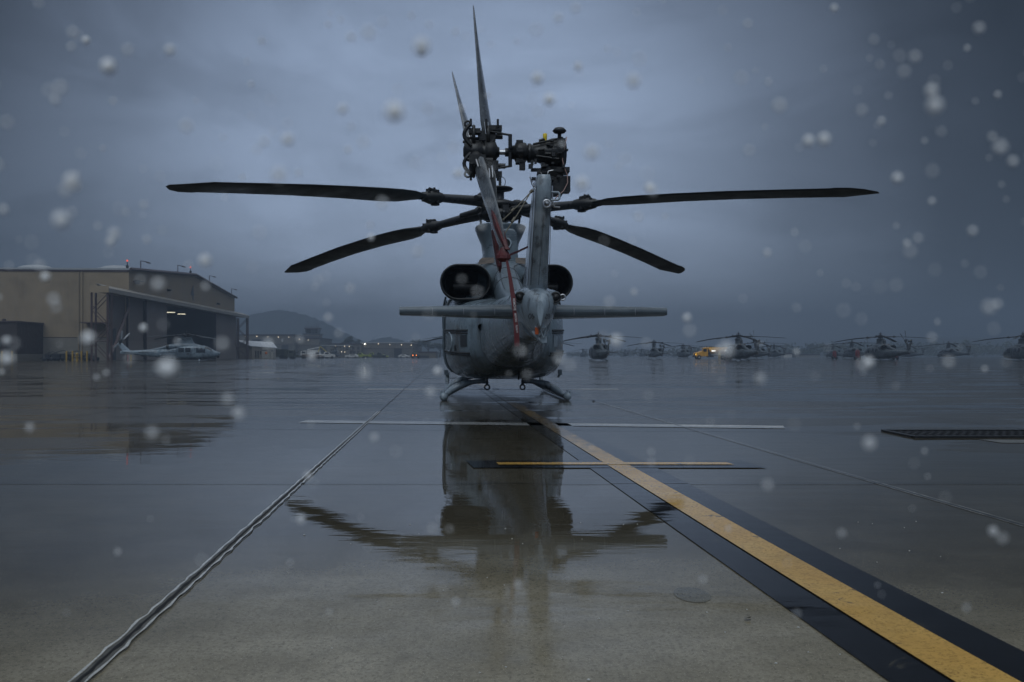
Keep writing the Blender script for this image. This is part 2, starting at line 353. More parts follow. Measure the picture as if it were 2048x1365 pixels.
def tail_rotor(root):
    for tip, hub, p0, p1 in (((-.70, -9.0, 4.53), TH + Vector((.03, 0, 0)), 31, 4), ((-.45, -9.32, 1.70), TH + Vector((.03, 0, 0)), 18, 10),
                             ((-.93, -8.0, 4.13), TH + Vector((-.12, 0, 0)), 40, 12), ((-.43, -10.15, 1.82), TH + Vector((-.12, 0, 0)), 15, 7)):
        tail_blade(root, tip, hub, p0, p1)
    b = MB(); b.lathe(TH, [(.04, -.24), (.09, -.22), (.12, -.14), (.12, -.05), (.08, -.02), (.13, 0), (.13, .09), (.06, .12), (.05, .14)], 'X', 16)
    for s in (-1, 1):
        for xx, dy in ((-.13, .0), (.02, .0)):
            b.torus(TH + Vector((xx, -.02, s * .16)), .10, .02, 'X', 14, 6)
        b.tube([TH + Vector((.02, -.08, s * .2)), TH + Vector((.26, -.08, s * .16))], .012, 6)
        b.tube([TH + Vector((.25, -.08, s * .17)), TH + Vector((.25, -.08, s * .02))], .02, 6)
        b.cbox(TH + Vector((.10, -.03, s * .24)), (.13, .10, .05)); b.cbox(TH + Vector((-.12, -.05, s * .20)), (.12, .1, .05))
        for t in (-.16, .0, .12): b.tube([TH + Vector((t, -.1, s * .24)), TH + Vector((t, -.1, s * .32))], .012, 6)
        # curved links on the outboard side
        pts = [TH + Vector((-.16 - .07 * math.sin(a), -.12, s * (.04 + .22 * a / 3.1))) for a in [i * 3.1 / 8 for i in range(9)]]
        b.tube(pts, .02, 6); b.torus(pts[-1] + Vector((-.03, 0, 0)), .03, .012, 'Y', 10, 5)
    b.build('tail_rotor_hub', BLACK, root)
    b = MB(); z = TH
    b.lathe(z, [(.028, .1), (.028, .26), (.034, .27), (.034, .36)], 'X', 12); b.build('tail_rotor_shaft', METAL, root)
    b = MB(); b.lathe(z, [(.045, .20), (.045, .24), (.07, .25), (.075, .30), (.10, .31), (.115, .36), (.10, .42), (.06, .44), (.085, .45), (.085, .50), (.07, .52)], 'X', 16)
    for a in range(6):
        c, s = math.cos(a * 1.047), math.sin(a * 1.047); b.cbox(z + Vector((.35, .11 * c, .11 * s)), (.07, .04, .04))
    b.cbox(z + Vector((.38, -.03, -.14)), (.06, .06, .10)); b.build('pitch_change_collar', BLACK, root)
    # 90 degree gearbox : cone housing towards +x, then drop to fin
    b = MB(); b.lathe((0, -9.1, 2.955), [(.07, -.14), (.10, -.13), (.10, -.10), (.085, -.09), (.10, -.02), (.155, .12), (.165, .20), (.16, .205), (.175, .21), (.175, .235), (.15, .24), (.12, .27), (.06, .275)], 'X', 22)
    b.tube([(-.08, -9.18, 3.03), (.16, -9.26, 3.07)], .012, 6); b.tube([(-.05, -9.22, 2.90), (.18, -9.27, 2.86)], .012, 6)
    b.lathe((.13, -9.1, 2.66), [(.10, 0), (.125, .02), (.115, .10), (.13, .12)], 'Z', 14)
    b.cbox((.15, -9.12, 2.765), (.30, .2, .05)); b.cbox((.03, -9.14, 2.77), (.26, .05, .03))
    b.cbox((.25, -9.12, 2.62), (.12, .16, .16)); b.cbox((.13, -9.12, 2.60), (.20, .2, .18))
    for a in range(7):
        b.tube([(-.03 + a * .012, -9.1 - .13 * math.cos(a), 2.96 + .13 * math.sin(a)), (.03 + a * .012, -9.1 - .15 * math.cos(a), 2.96 + .15 * math.sin(a))], .015, 6)
    rg_ = random.Random(8)
    for _ in range(26):
        q = (rg_.uniform(-.12, .27), -9.28 + .05 * rg_.random(), rg_.uniform(2.60, 3.06)); b.cbox(q, (rg_.uniform(.02, .06), .05, rg_.uniform(.015, .05)))
    g = b.build('tail_gearbox', BLACK, root)
    b = MB(); b.lathe((.05, -9.12, 3.12), [(.02, -.04), (.022, 0), (.022, .035), (.012, .04)], 'Z', 10); b.build('filler_cap', YELC, g)
    b = MB(); b.lathe((.20, -9.15, 3.12), [(.02, -.05), (.02, .03), (.055, .04), (.075, .06), (.05, .09), (.01, .1)], 'Z', 14); b.build('position_light', DMETAL, g)
    b = MB(); b.tube([(.20, -9.2, 3.05), (.27, -9.22, 3.10), (.245, -9.25, 3.0), (.22, -9.25, 2.86), (.235, -9.26, 2.78), (.27, -9.25, 2.70), (.275, -9.25, 2.62), (.23, -9.26, 2.53), (.17, -9.27, 2.48), (.12, -9.27, 2.42)], .005, 5)
    b.build('bonding_wire', WIRE, g)
    b = MB(); b.tube([(-.02, -9.25, 2.74), (-.0, -9.27, 2.70), (.03, -9.27, 2.68), (.045, -9.27, 2.60), (.02, -9.28, 2.56)], .008, 5)
    b.tube([(.12, -9.28, 2.74), (.07, -9.28, 2.73), (.05, -9.28, 2.66), (.05, -9.28, 2.6)], .008, 5)
    b.tube([(-.12, -9.25, 2.68), (-.10, -9.25, 2.60), (-.06, -9.26, 2.54), (0, -9.28, 2.57), (.03, -9.28, 2.62)], .006, 5)
    for i in range(6): b.sphere((-.12 + i * .012, -9.25, 2.67 - i * .022), .008, 5, 4)
    b.tube([(-.03, -9.25, 2.50), (-.03, -9.27, 2.45), (0, -9.27, 2.44), (.04, -9.25, 2.48)], .012, 6)
    b.tube([(.11, -9.27, 2.58), (.11, -9.28, 2.42), (.13, -9.28, 2.36), (.19, -9.26, 2.36)], .010, 6)
    b.build('oil_line', METAL, g)

def landing_gear(root, hx=1.13, y0=-2.25, y1=2.6, zb=.40):
    for s in (-1, 1):
        b = MB(); pts = [(s * hx, y0, .07), (s * hx, y0 + .4, .065), (s * hx, y1 - .6, .065), (s * hx, y1, .10), (s * hx, y1 + .35, .25), (s * hx, y1 + .5, .40)]
        b.tube(pts, .05, 10); o = b.build('skid', PAINT, root)
        b = MB(); b.sphere((s * hx, y0 - .02, .075), .078, 12, 8); b.tube([(s * hx, y0 - .03, .13), (s * hx, y0 - .03, .19)], .018, 6); b.tube([(s * (hx - .05), y0 + .05, .05), (s * (hx + .05), y0 + .05, .05)], .03, 6)
        b.tube([(s * (hx + .05), y0 - .03, .12), (s * (hx + .05), y0 - .03, .18)], .02, 6)
        b.build('skid_cap', PAINTL, o)
    for yy in (-1.75, 1.9):
        for s in (-1, 1):
            b = MB(); pts = []
            for t in [i / 12 for i in range(13)]:
                x = lerp(.35, hx - .02, t); z = zb - .06 - (.26) * t ** 2.6
                pts.append((s * x, yy, z))
            b.tube(pts, [.06] * 5 + [.075, .09, .10, .105, .105, .10, .085, .07], 12, flat=.72); b.build('cross_tube', PAINTL, root)

def emblem(mb_parent, pos, size, rot):
    pass

def fin(root):
    # swept vertical fin, thick section
    b = MB(); secs = []
    for z, yl, yt, th, cx in ((1.40, -7.55, -8.75, .25, .0), (1.55, -7.7, -8.85, .26, .005), (1.9, -8.05, -9.05, .235, .01), (2.3, -8.45, -9.25, .21, .015), (2.62, -8.78, -9.38, .19, .02), (2.68, -8.85, -9.36, .16, .02)):
        secs.append(((cx, yl, z), (0, yt - yl, 0), (1, 0, 0), th))
    # thick rear-spar look: rings as blunt airfoil
    rs = []
    for (le, ch, n, th) in secs:
        c = -ch[1]; prof = [(0, 0), (.05, .5), (.2, .85), (.45, 1), (.75, .92), (.93, .80), (1, .70)]
        ring = [(le[0] + th / 2 * t, le[1] - c * x, le[2]) for x, t in prof] + [(le[0] - th / 2 * t, le[1] - c * x, le[2]) for x, t in prof[::-1][:-1]]
        rs.append(ring)
    b.rings(rs); o = b.build('tail_fin', PAINTL, root)
    b = MB()
    for s, xo in ((-1, .115), (-1, .085), (1, .112)):
        b.tube([(s * xo, -8.90, 1.58), (s * (xo * .93), -9.10, 1.9), (s * xo * .84, -9.29, 2.28), (s * xo * .78, -9.40, 2.55)], .003, 5)
    b.tube([(.0, -8.91, 1.58), (.01, -9.11, 1.9), (.015, -9.30, 2.28)], .0025, 5)
    b.build('fin_seam', LINEM, o)
    b = MB(); b.torus((.045, -9.36, 2.38), .038, .010, 'Y', 18, 6); b.lathe((.045, -9.365, 2.38), [(.028, 0), (.02, -.02), (.008, -.03)], 'Y', 12); b.build('fin_light', METAL, o)
    b = MB(); b.tube([(.09, -9.35, 2.50), (.165, -9.35, 2.50), (.18, -9.35, 2.48), (.175, -9.35, 2.43), (.16, -9.35, 2.42), (.09, -9.35, 2.42)], .012, 6); b.build('fin_handle', PAINTL, o)
    # rivet rows
    b = MB()
    for i in range(46):
        t = i / 45; z = lerp(1.6, 2.52, t); y = cr([(1.55, -8.85), (1.9, -9.05), (2.3, -9.25), (2.62, -9.38)], z)[0]; th = lerp(.175, .135, t)
        for q in (-.42, -.12, .2, .43): b.cbox((th * q + .01, y - .004, z), (.004, .008, .004))
    b.build('rivets', METAL, o)
    # tail cone beak with sensor pods
    b = MB()
    rs = []
    for y, zc, w_, zb, zt, n in ((-8.0, 1.3, .29, .98, 1.62, 2.3), (-8.45, 1.3, .275, 1.0, 1.61, 2.2), (-8.75, 1.3, .225, 1.03, 1.58, 2.0), (-8.95, 1.3, .15, 1.07, 1.53, 1.9), (-9.08, 1.3, .08, 1.10, 1.46, 1.8), (-9.14, 1.3, .035, 1.13, 1.40, 1.8)):
        ring = []
        for k in range(28):
            a = 2 * math.pi * k / 28; c, s_ = math.cos(a), math.sin(a)
            hz = (zt - zb) / 2; z = (zt + zb) / 2 + hz * math.copysign(abs(s_) ** (2 / n), s_)
            u = (z - zb) / (zt - zb); wd = w_ * (.42 + .75 * min(1, u * 1.15))       # wedge: narrow below, wide above
            ring.append((wd * math.copysign(abs(c) ** (2 / n), c), y, z))
        rs.append(ring)
    b.rings(rs); tcn_ = b.build('tail_cone', PAINTL, root)
    for s in (-1, 1):
        b = MB(); b.tube([(s * .08, -8.35, 1.44), (s * .14, -8.6, 1.45), (s * .195, -8.83, 1.455)], [.13, .115, .068], 16); o2 = b.build('sensor_pod', PAINTL, tcn_)
        b = MB(); b.torus((s * .195, -8.84, 1.455), .05, .012, 'Y', 18, 6); b.lathe((s * .195, -8.83, 1.455), [(.045, 0), (.042, -.02), (.02, -.035), (.005, -.04)], 'Y', 16); b.build('sensor_lens', BLACK, o2)
    b = MB(); b.torus((.27, -8.84, 1.455), .03, .009, 'Y', 12, 6); b.build('sensor_handle', METAL, tcn_)
    # tail light box and bumper
    b = MB(); b.cbox((-.028, -9.0, 1.085), (.035, .06, .075)); b.build('tail_light', ORANGE, tcn_)
    b = MB(); b.box((-.05, -9.02, 1.115), (.075, -8.8, 1.14)); b.bar((.0, -9.0, 1.12), (.045, -9.0, 1.01), .012); b.bar((.075, -9.0, 1.12), (.05, -9.0, 1.01), .012); b.cbox((.055, -8.95, .995), (.06, .05, .07))
    b.tube([(-.06, -8.9, 1.08), (.0, -8.95, 1.0), (.05, -8.95, .955)], .018, 8); b.build('tail_bracket', PAINTL, tcn_)
    for sx, rz in ((-1, -14), (1, 14)):
        t = text('tail_number', '09', .085, DTXT, tcn_); t.location = (sx * .085, -9.055, 1.235); t.rotation_euler = (R(84), 0, R(rz * 2.6))

def elevator(root):
    for s in (-1, 1):
        secs = []
        for t in [0, .12, .35, .6, .85, .97, 1.0]:
            x = lerp(.14, 1.52, t); c = lerp(.72, .42, t); yt = -8.42 + .10 * t * 0; th = lerp(.17, .10, t)
            if t == 1.0: c -= .05
            z = 1.315 - .005 * t
            secs.append(((s * x, yt + c, z + .03), (0, -c, -.012), (0, 0, 1), th))
        rs = []
        for le, ch, n, th in secs:                  # blunt trailing edge
            le = Vector(le); ch = Vector(ch); prof = [(0, 0), (.06, .5), (.25, .95), (.5, 1), (.8, .85), (1, .74)]
            rs.append([le + ch * x + Vector((0, 0, th / 2 * t)) for x, t in prof] + [le + ch * x - Vector((0, 0, th / 2 * t * 1.1)) for x, t in prof[::-1][:-1]])
        b = MB().rings(rs); o = b.build('elevator', PAINT, root)
        b = MB()
        for i in range(60):
            t = i / 59; x = lerp(.2, 1.48, t); th = lerp(.17, .10, t) * .74 / 2
            for q in (-.85, 0, .75): b.cbox((s * x, -8.426, 1.333 + th * q - .012), (.005, .006, .005))
        for x in (.45, .8, 1.15):
            b.cbox((s * x, -8.425, 1.32), (.004, .006, .07))
        b.build('rivets', METAL, o)

def exhausts(root, cx=.735, ymax=-.9):
    def stad(w_, h, cx_, cz, y, seg=36):
        return [(cx_ + x, y, cz + z) for x, z in [(math.copysign(max(0, (w_ - h)), math.cos(a)) * (1 if abs(math.cos(a)) > 1e-6 else 0) + h * math.cos(a), h * math.sin(a)) for a in [2 * math.pi * (k + .5) / seg for k in range(seg)]]]
    for s in (-1, 1):
        cz = 2.135; c = s * cx
        b = MB(); b.rings([stad(.30, .22, s * .45, 2.2, ymax + .9), stad(.36, .27, s * .55, 2.18, ymax), stad(.42, .31, s * .68, 2.15, -1.7), stad(.44, .315, c, cz, -2.3)], caps=False)
        o = b.build('exhaust_duct', STAIN, root)
        b = MB(); b.rings([stad(.44, .315, c, cz, -2.28), stad(.457, .325, c, cz, -2.35), stad(.457, .325, c, cz, -2.62), stad(.44, .31, c, cz, -2.66), stad(.42, .29, c, cz, -2.64), stad(.40, .275, c, cz, -2.3), stad(.38, .26, c, cz, -1.9)], caps=False)
        b.build('exhaust_lip', BLACK, o)
        b = MB(); b.add(stad(.39, .27, c, cz, -1.92), [tuple(range(36))]); b.build('exhaust_shade', VOID, o)
        b = MB(); b.tube([(c - .22, -2.2, cz - .06), (c + .22, -2.2, cz - .06)], .085, 14)
        for xx in (-.21, -.08, .08, .2): b.tube([(c + xx - .008, -2.2, cz - .06), (c + xx + .008, -2.2, cz - .06)], .095, 14)
        b.build('exhaust_core', mat('exhaust_inside', (.02, .02, .021), .45, .4), o)

def make_utility():
    root = empty('utility_helicopter')
    b = loft_y(BODY, -8.6, 4.75, .11, 56); body = b.build('fuselage', STAIN, root)
    # engine cowling on the roof
    COWL = [(-5.2, .16, 1.5, 1.74, 2.2), (-4.4, .24, 1.5, 1.92, 2.2), (-3.6, .25, 1.6, 2.12, 2.2), (-2.9, .24, 1.7, 2.33, 2.3), (-2.3, .27, 1.8, 2.50, 2.3), (-1.9, .52, 1.8, 2.59, 2.4), (-1.3, .80, 1.8, 2.68, 2.5), (.8, .80, 1.8, 2.68, 2.5), (1.8, .62, 1.8, 2.45, 2.4), (2.5, .4, 1.8, 2.14, 2.2)]
    cowl = loft_y(COWL, -5.2, 2.5, .14, 40).build('engine_cowling', PAINT, root)
    exhausts(root)
    for s in (-1, 1):
        b = MB(); b.add([(s * .22, -1.9, 2.60), (s * .46, -1.9, 2.56), (s * .50, -2.06, 2.50), (s * .20, -2.02, 2.545), (s * .22, -1.85, 2.66), (s * .42, -1.85, 2.655), (s * .48, -1.9, 2.60), (s * .20, -1.9, 2.655)], [(0, 1, 2, 3), (4, 5, 6, 7), (0, 1, 5, 4), (1, 2, 6, 5), (2, 3, 7, 6), (3, 0, 4, 7)])
        b.build('vent_grille', RUST, cowl)
    # rotor pylon fairing
    rs = []
    for z, w_, yf, yb in ((2.55, .42, 1.15, -.95), (2.75, .39, 1.05, -.90), (2.95, .36, .95, -.8), (3.15, .39, .85, -.75), (3.30, .46, .8, -.8), (3.42, .51, .75, -.82), (3.455, .525, .75, -.84), (3.475, .50, .72, -.8), (3.45, .42, .6, -.7)):
        ring = []
        for k in range(36):
            a = 2 * math.pi * k / 36; c, s_ = math.cos(a), math.sin(a); n = 2.7
            ring.append((w_ * math.copysign(abs(c) ** (2 / n), c), (yf + yb) / 2 + (yf - yb) / 2 * math.copysign(abs(s_) ** (2 / n), s_), z))
        rs.append(ring)
    pyl = MB().rings(rs).build('rotor_pylon', PAINT, root)
    b = MB(); rs = []
    for y, w_, zt in ((-.6, .20, 3.36), (-1.0, .20, 3.33), (-1.2, .19, 3.30), (-1.26, .17, 3.26)):
        rs.append([(.10 + x, y, z) for x, z in sell(w_, 2.5, zt, 4.2, 28)])
    b.rings(rs); scp = b.build('rear_scoop', PAINT, pyl)
    b = MB(); b.torus((.055, -1.27, 3.0), .10, .018, 'Y', 22, 8); b.build('scoop_rim', PAINTL, scp)
    b = MB(); b.lathe((.055, -1.275, 3.0), [(.099, 0), (.09, .02), (.0, .022)], 'Y', 20); b.build('scoop_shade', VOID, scp)
    main_rotor(root); tail_rotor(root); fin(root); elevator(root); landing_gear(root)
    # door rails and seams following the skin
    for s in (-1, 1):
        for z0, z1, th in ((1.32, 1.22, .020), (1.275, 1.175, .012), (.93, .84, .018), (.89, .80, .011)):
            b = MB(); b.tube([(s * side_x(y, lerp(z0, z1, max(0, (-1.2 - y)) / 3.1), .006), y, lerp(z0, z1, max(0, (-1.2 - y)) / 3.1)) for y in [i * -.1 - .2 for i in range(0, 35)]], th, 6)
            b.build('door_rail', LINEM, body)
        for yy, za, zb_ in ((-1.35, .44, 1.98), (1.25, .44, 2.0), (2.35, .5, 1.9)):
            b = MB(); b.tube([(s * side_x(yy, z, .003), yy, z) for z in [lerp(za, zb_, i / 24) for i in range(25)]], .011, 5); b.build('door_seam', LINEM, body)
        # sliding door pillar panel proud of the skin (rear edge visible from behind)
        b = MB(); rs = []
        for z in [lerp(.50, 2.02, i / 20) for i in range(21)]:
            rs.append([(s * side_x(-1.2, z, .002), -1.30, z), (s * side_x(-1.2, z, .045 if s < 0 else .03), -1.28, z), (s * side_x(-1.0, z, .045 if s < 0 else .03), .9, z), (s * side_x(.9, z, .002), .92, z)])
        b.rings(rs); dr = b.build('sliding_door', PAINT, root)
        for y0, y1 in ((-.95, -.2), (.0, .7)):
            rs = []
            b = MB()
            for z in [lerp(1.36, 1.98, i / 6) for i in range(7)]:
                xo = side_x(.0, z, .052)
                rs.append([(s * xo, y0, z), (s * xo, y1, z), (s * (xo - .03), y1, z), (s * (xo - .03), y0, z)])
            b.rings(rs); b.build('door_window', GLASS, dr)
        b = MB(); rs = []
        for z in [lerp(1.25, 1.98, i / 6) for i in range(7)]:
            rs.append([(s * side_x(yy, z, .008), yy, z) for yy in (1.5, 2.2, 2.75)] + [(s * side_x(yy, z, -.02), yy, z) for yy in (2.75, 2.2, 1.5)])
        b.rings(rs); b.build('cockpit_window', GLASS, body)
        # windshield
        b = MB(); g = []
        for y in (2.72, 3.0, 3.3, 3.6):
            w_, zb, zt, n = cr(BODY, y); zc = (zb + zt) / 2; hz = (zt - zb) / 2; row = []
            for u in (.06, .3, .55, .78, .9):
                x = w_ * u; z = zc + hz * (1 - u ** n) ** (1 / n); row.append((s * (x * 1.01), y + .01, z + .008))
            g.append(row)
        vs = [p for r_ in g for p in r_]; fs = [(i * 5 + j, i * 5 + j + 1, i * 5 + j + 6, i * 5 + j + 5) for i in range(3) for j in range(4)]
        b.add(vs, fs, True); b.build('windshield', GLASS, body)
        # rear drain tube
        b = MB(); b.tube([(s * .50, -3.9, 1.27), (s * .50, -4.45, 1.27)], .06, 14, caps=False); b.tube([(s * .50, -4.43, 1.27), (s * .50, -4.0, 1.27)], .05, 14, caps=False); o = b.build('vent_pipe', PAINTL, body)
        b = MB(); b.lathe((s * .50, -4.36, 1.27), [(.051, 0), (.0, .002)], 'Y', 14); b.build('pipe_mouth_shade', VOID, o)
        b = MB(); b.tube([(s * .33, -1.95, .40), (s * .33, -1.95, .30)], .02, 8); b.cbox((s * .33, -1.95, .31), (.05, .04, .08)); b.torus((s * .33, -1.95, .235), .045, .014, 'Y', 18, 8); b.build('tie_down_ring', DMETAL, body)
        b = MB(); b.cbox((s * 1.10, -1.35, .50), (.07, .10, .10)); b.tube([(s * 1.10, -1.35, .47), (s * 1.06, -1.35, .40)], .02, 6); b.build('foot_step', PAINT, body)
        # turret like stub: gun mount
        b = MB(); b.box((s * 1.16, .2, 1.0), (s * 1.20, .55, 1.15)) if s > 0 else b.box((-1.20, .2, 1.0), (-1.16, .55, 1.15)); b.build('mount_plate', DMETAL, body)
    # rear bulkhead details (on the tapering skin)
    def patch(name, px_s, z0, z1, ya, yb, m, off=.008):
        b = MB(); rows = []
        for i in range(7):
            z = lerp(z0, z1, i / 6)
            rows.append([(px_s * side_x(y, z, off), y, z) for y in (ya, (ya + yb) / 2, yb)])
        vs = [p for r_ in rows for p in r_]; fs = [(i * 3 + j, i * 3 + j + 1, i * 3 + j + 4, i * 3 + j + 3) for i in range(6) for j in range(2)]
        b.add(vs, fs, True); return b.build(name, m, body)
    patch('access_panel', -1, .97, 1.17, -3.32, -3.58, DTXT)
    patch('access_panel', 1, .97, 1.16, -3.3, -3.55, PAINTL)
    patch('warning_label', -1, .90, 1.0, -2.9, -3.02, LINEM)
    b = MB(); pts = []
    for i in range(15):
        a = R(80 + 200 * i / 14); y = -2.45 + .3 * math.cos(a); z = 1.07 + .17 * math.sin(a); pts.append((-side_x(y, z, .005), y, z))
    b.tube(pts, .018, 6); b.build('marking_arc', PAINTL, body)
    b = MB(); rs = []
    b.box((-.22, -3.28, .485), (.12, -3.26, .565)); b.build('data_plate', TAN, body)
    b = MB()
    for x in (-.16, -.08, .0): b.tube([(x, -3.30, .56), (x - .01, -3.31, .52), (x - .03, -3.31, .50)], .008, 5)
    b.tube([(.16, -3.6, .64), (.16, -3.4, .42)], .016, 6); b.tube([(-.25, -3.7, .60), (.42, -3.7, .60)], .006, 5); b.build('drain_line', BLACK, body)
    b = MB()
    for y in (-4.25,):
        w_, zb, zt, n = cr(BODY, y); rg = sell(w_ + .002, zb - .002, zt + .002, n, 48); b.tube([(x, y, z) for x, z in rg[24:] + rg[:1]], .004, 4)
    for a in (215, 245, 270, 295, 325):
        a = R(a); pts = []
        for i in range(22):
            y = -2.9 - i * .25; w_, zb, zt, n = cr(BODY, y); c_, s_ = math.cos(a), math.sin(a)
            pts.append(((w_ + .002) * math.copysign(abs(c_) ** (2 / n), c_), y, (zb + zt) / 2 + ((zt - zb) / 2 + .002) * math.copysign(abs(s_) ** (2 / n), s_)))
        b.tube(pts, .003, 4)
    b.build('boom_seam', PAINTD, body)
    b = MB()
    for s in (-1, 1):
        pts = []
        for i in range(16):
            y = -1.2 - i * .22; w_, zb, zt, n = cr(COWL, y); a = R(90 - s * 32); c_, s_ = math.cos(a), math.sin(a)
            pts.append(((w_ + .003) * math.copysign(abs(c_) ** (2 / n), c_), y, (zb + zt) / 2 + ((zt - zb) / 2 + .003) * abs(s_) ** (2 / n)))
        b.tube(pts, .005, 4)
    for y in (-1.75, -2.7, -3.5):
        w_, zb, zt, n = cr(COWL, y); b.tube([(x, y, z) for x, z in sell(w_ + .003, zb, zt + .003, n, 48)[:25]], .004, 4)
    b.build('cowling_seam', LINEM, cowl)
    # nose: sensor ball, probe, wire cutter
    b = MB(); b.sphere((0, 4.45, .68), .2, 14, 9); b.tube([(0, 4.35, 1.0), (0, 4.4, .8)], .12, 10); b.build('sensor_ball', BLACK, root)
    b = MB(); b.tube([(0, 4.6, 1.15), (0, 5.1, 1.2)], .02, 6); b.bar((0, 2.5, 2.1), (0, 2.9, 2.6), .04); b.bar((0, 3.1, 2.05), (0, 2.9, 2.6), .03); b.build('wire_cutter', DMETAL, root)
    b = MB(); b.box((-.03, -6.3, .74), (.03, -5.9, .90)); b.build('boom_antenna', BLACK, root)
    b = MB()
    for z in (2.0, 1.96): pass
    b.cbox((-1.02, -1.6, 2.0), (.16, .5, .05)); b.cbox((-.95, -1.7, 1.94), (.05, .3, .09)); b.build('roof_step', PAINT, body)
    t = text('fuselage_marking', 'MARINES', .34, DTXT, body); t.location = (side_x(-5.9, 1.3, .012), -5.9, 1.3); t.rotation_euler = (R(90), 0, R(90 - 5))
    b = MB(); pts = [(side_x(-4.3 + .17 * math.cos(a), 1.3 + .17 * math.sin(a), .01), -4.3 + .17 * math.cos(a), 1.3 + .17 * math.sin(a)) for a in [2 * math.pi * i / 5 * 2 + .3 for i in range(6)]]
    b.tube(pts, .02, 4); b.build('star_marking', DTXT, body)
    return root

hero = make_utility()
hero.location = (-.25, 18.4, 0); hero.rotation_euler = (0, 0, YAW)
GH = 'grey utility helicopters parked in rows on the apron'
# ------------------------------------------------------------------ ground
def wet(name, base, base2, rough=(.012, .18), paint=False, ripple=1.0, wear=.0, spec=.35):
    m = bpy.data.materials.new(name); m.use_nodes = True; t = m.node_tree; b = t.nodes['Principled BSDF']; L = t.links.new
    g = t.nodes.new('ShaderNodeNewGeometry')
    def noise(s, d=5, ro=.55, vec=None, dist=0):
        n = t.nodes.new('ShaderNodeTexNoise'); n.inputs['Scale'].default_value = s; n.inputs['Detail'].default_value = d; n.inputs['Roughness'].default_value = ro; n.inputs['Distortion'].default_value = dist
        L(vec or g.outputs['Position'], n.inputs['Vector']); return n.outputs['Fac']
    def rmp(x, pts, interp='EASE'):
        r = t.nodes.new('ShaderNodeValToRGB'); ramp(r, pts, interp); L(x, r.inputs[0]); return r.outputs[0]
    def math_(op, a, c):
        n = t.nodes.new('ShaderNodeMath'); n.operation = op
        for i, q in enumerate((a, c)):
            if isinstance(q, (int, float)): n.inputs[i].default_value = q
            else: L(q, n.inputs[i])
        return n.outputs[0]
    def mix(f, a, c, bt='MIX'):
        n = t.nodes.new('ShaderNodeMixRGB'); n.blend_type = bt
        if isinstance(f, (int, float)): n.inputs[0].default_value = f
        else: L(f, n.inputs[0])
        for i, q in ((1, a), (2, c)):
            if isinstance(q, tuple): n.inputs[i].default_value = (*q, 1)
            else: L(q, n.inputs[i])
        return n.outputs[0]
    big = noise(.35, 5, .6); mid = noise(3.5, 5, .6); fine = noise(85, 3, .7); grit = noise(260, 2, .6)
    c = mix(rmp(mid, [(.35, 0), (.65, 1)]), base, base2)
    c = mix(math_('MULTIPLY', rmp(big, [(.35, 0), (.6, 1)]), .45), c, tuple(x * .62 for x in base))
    c = mix(math_('MULTIPLY', rmp(fine, [(.32, 1), (.50, 0)]), .75), c, tuple(x * .30 for x in base))
    coarse = noise(34, 4, .75); c = mix(math_('MULTIPLY', rmp(coarse, [(.36, 1), (.52, 0)]), .45), c, tuple(x * .5 for x in base))
    stn = noise(.9, 7, .7, None, .8); c = mix(math_('MULTIPLY', rmp(stn, [(.56, 0), (.64, 1)]), .35), c, tuple(x * .45 for x in base))
    if not paint: c = mix(math_('MULTIPLY', rmp(grit, [(.64, 0), (.70, 1)]), .7), c, tuple(min(1, x * 2.6) for x in base2))
    if not paint:                                    # crown: flash pool painted into the slab colour, falling off darker around it
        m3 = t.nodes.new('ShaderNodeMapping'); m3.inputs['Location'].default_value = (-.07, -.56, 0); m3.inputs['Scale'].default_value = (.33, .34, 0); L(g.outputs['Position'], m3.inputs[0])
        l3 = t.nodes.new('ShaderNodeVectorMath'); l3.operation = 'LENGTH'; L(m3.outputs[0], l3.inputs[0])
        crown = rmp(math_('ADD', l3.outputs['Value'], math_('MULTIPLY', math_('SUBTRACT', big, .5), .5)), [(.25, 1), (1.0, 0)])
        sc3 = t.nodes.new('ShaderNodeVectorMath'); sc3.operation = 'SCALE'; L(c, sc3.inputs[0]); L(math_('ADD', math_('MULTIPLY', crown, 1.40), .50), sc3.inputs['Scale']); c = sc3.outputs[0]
    if paint:                                        # worn paint: scuffs everywhere, mostly gone under the parking spot
        sx_ = t.nodes.new('ShaderNodeSeparateXYZ'); L(g.outputs['Position'], sx_.inputs[0])
        far = t.nodes.new('ShaderNodeMapRange'); far.inputs[1].default_value = 6.5; far.inputs[2].default_value = 11; far.inputs[3].default_value = 0; far.inputs[4].default_value = wear; L(sx_.outputs['Y'], far.inputs[0])
        wn = noise(7, 8, .72, None, .5); gone = rmp(math_('ADD', wn, far.outputs[0]), [(.60, 0), (.66, 1)])
        c = mix(math_('MULTIPLY', gone, .8), c, (.055, .050, .038)); sc_n = noise(1.6, 6, .7); c = mix(math_('MULTIPLY', rmp(sc_n, [(.45, 0), (.65, 1)]), .35), c, tuple(x * .55 for x in base))
    L(c, b.inputs['Base Color'])
    mp = t.nodes.new('ShaderNodeMapping'); mp.inputs['Scale'].default_value = (.20, .75, 1); L(g.outputs['Position'], mp.inputs[0])
    pud = noise(1.0, 8, .68, mp.outputs[0], .6)          # puddle map, wide across the slope of the apron
    mpd = t.nodes.new('ShaderNodeMapping'); mpd.inputs['Location'].default_value = (0, -1.42, 0); mpd.inputs['Scale'].default_value = (.20, .20, 0); L(g.outputs['Position'], mpd.inputs[0])
    ln = t.nodes.new('ShaderNodeVectorMath'); ln.operation = 'LENGTH'; L(mpd.outputs[0], ln.inputs[0])
    pool = rmp(ln.outputs['Value'], [(.55, .22), (1.0, 0)])          # standing water round the parking spot
    dry = rmp(math_('SUBTRACT', pud, pool), [(.43, 0), (.50, 1)])
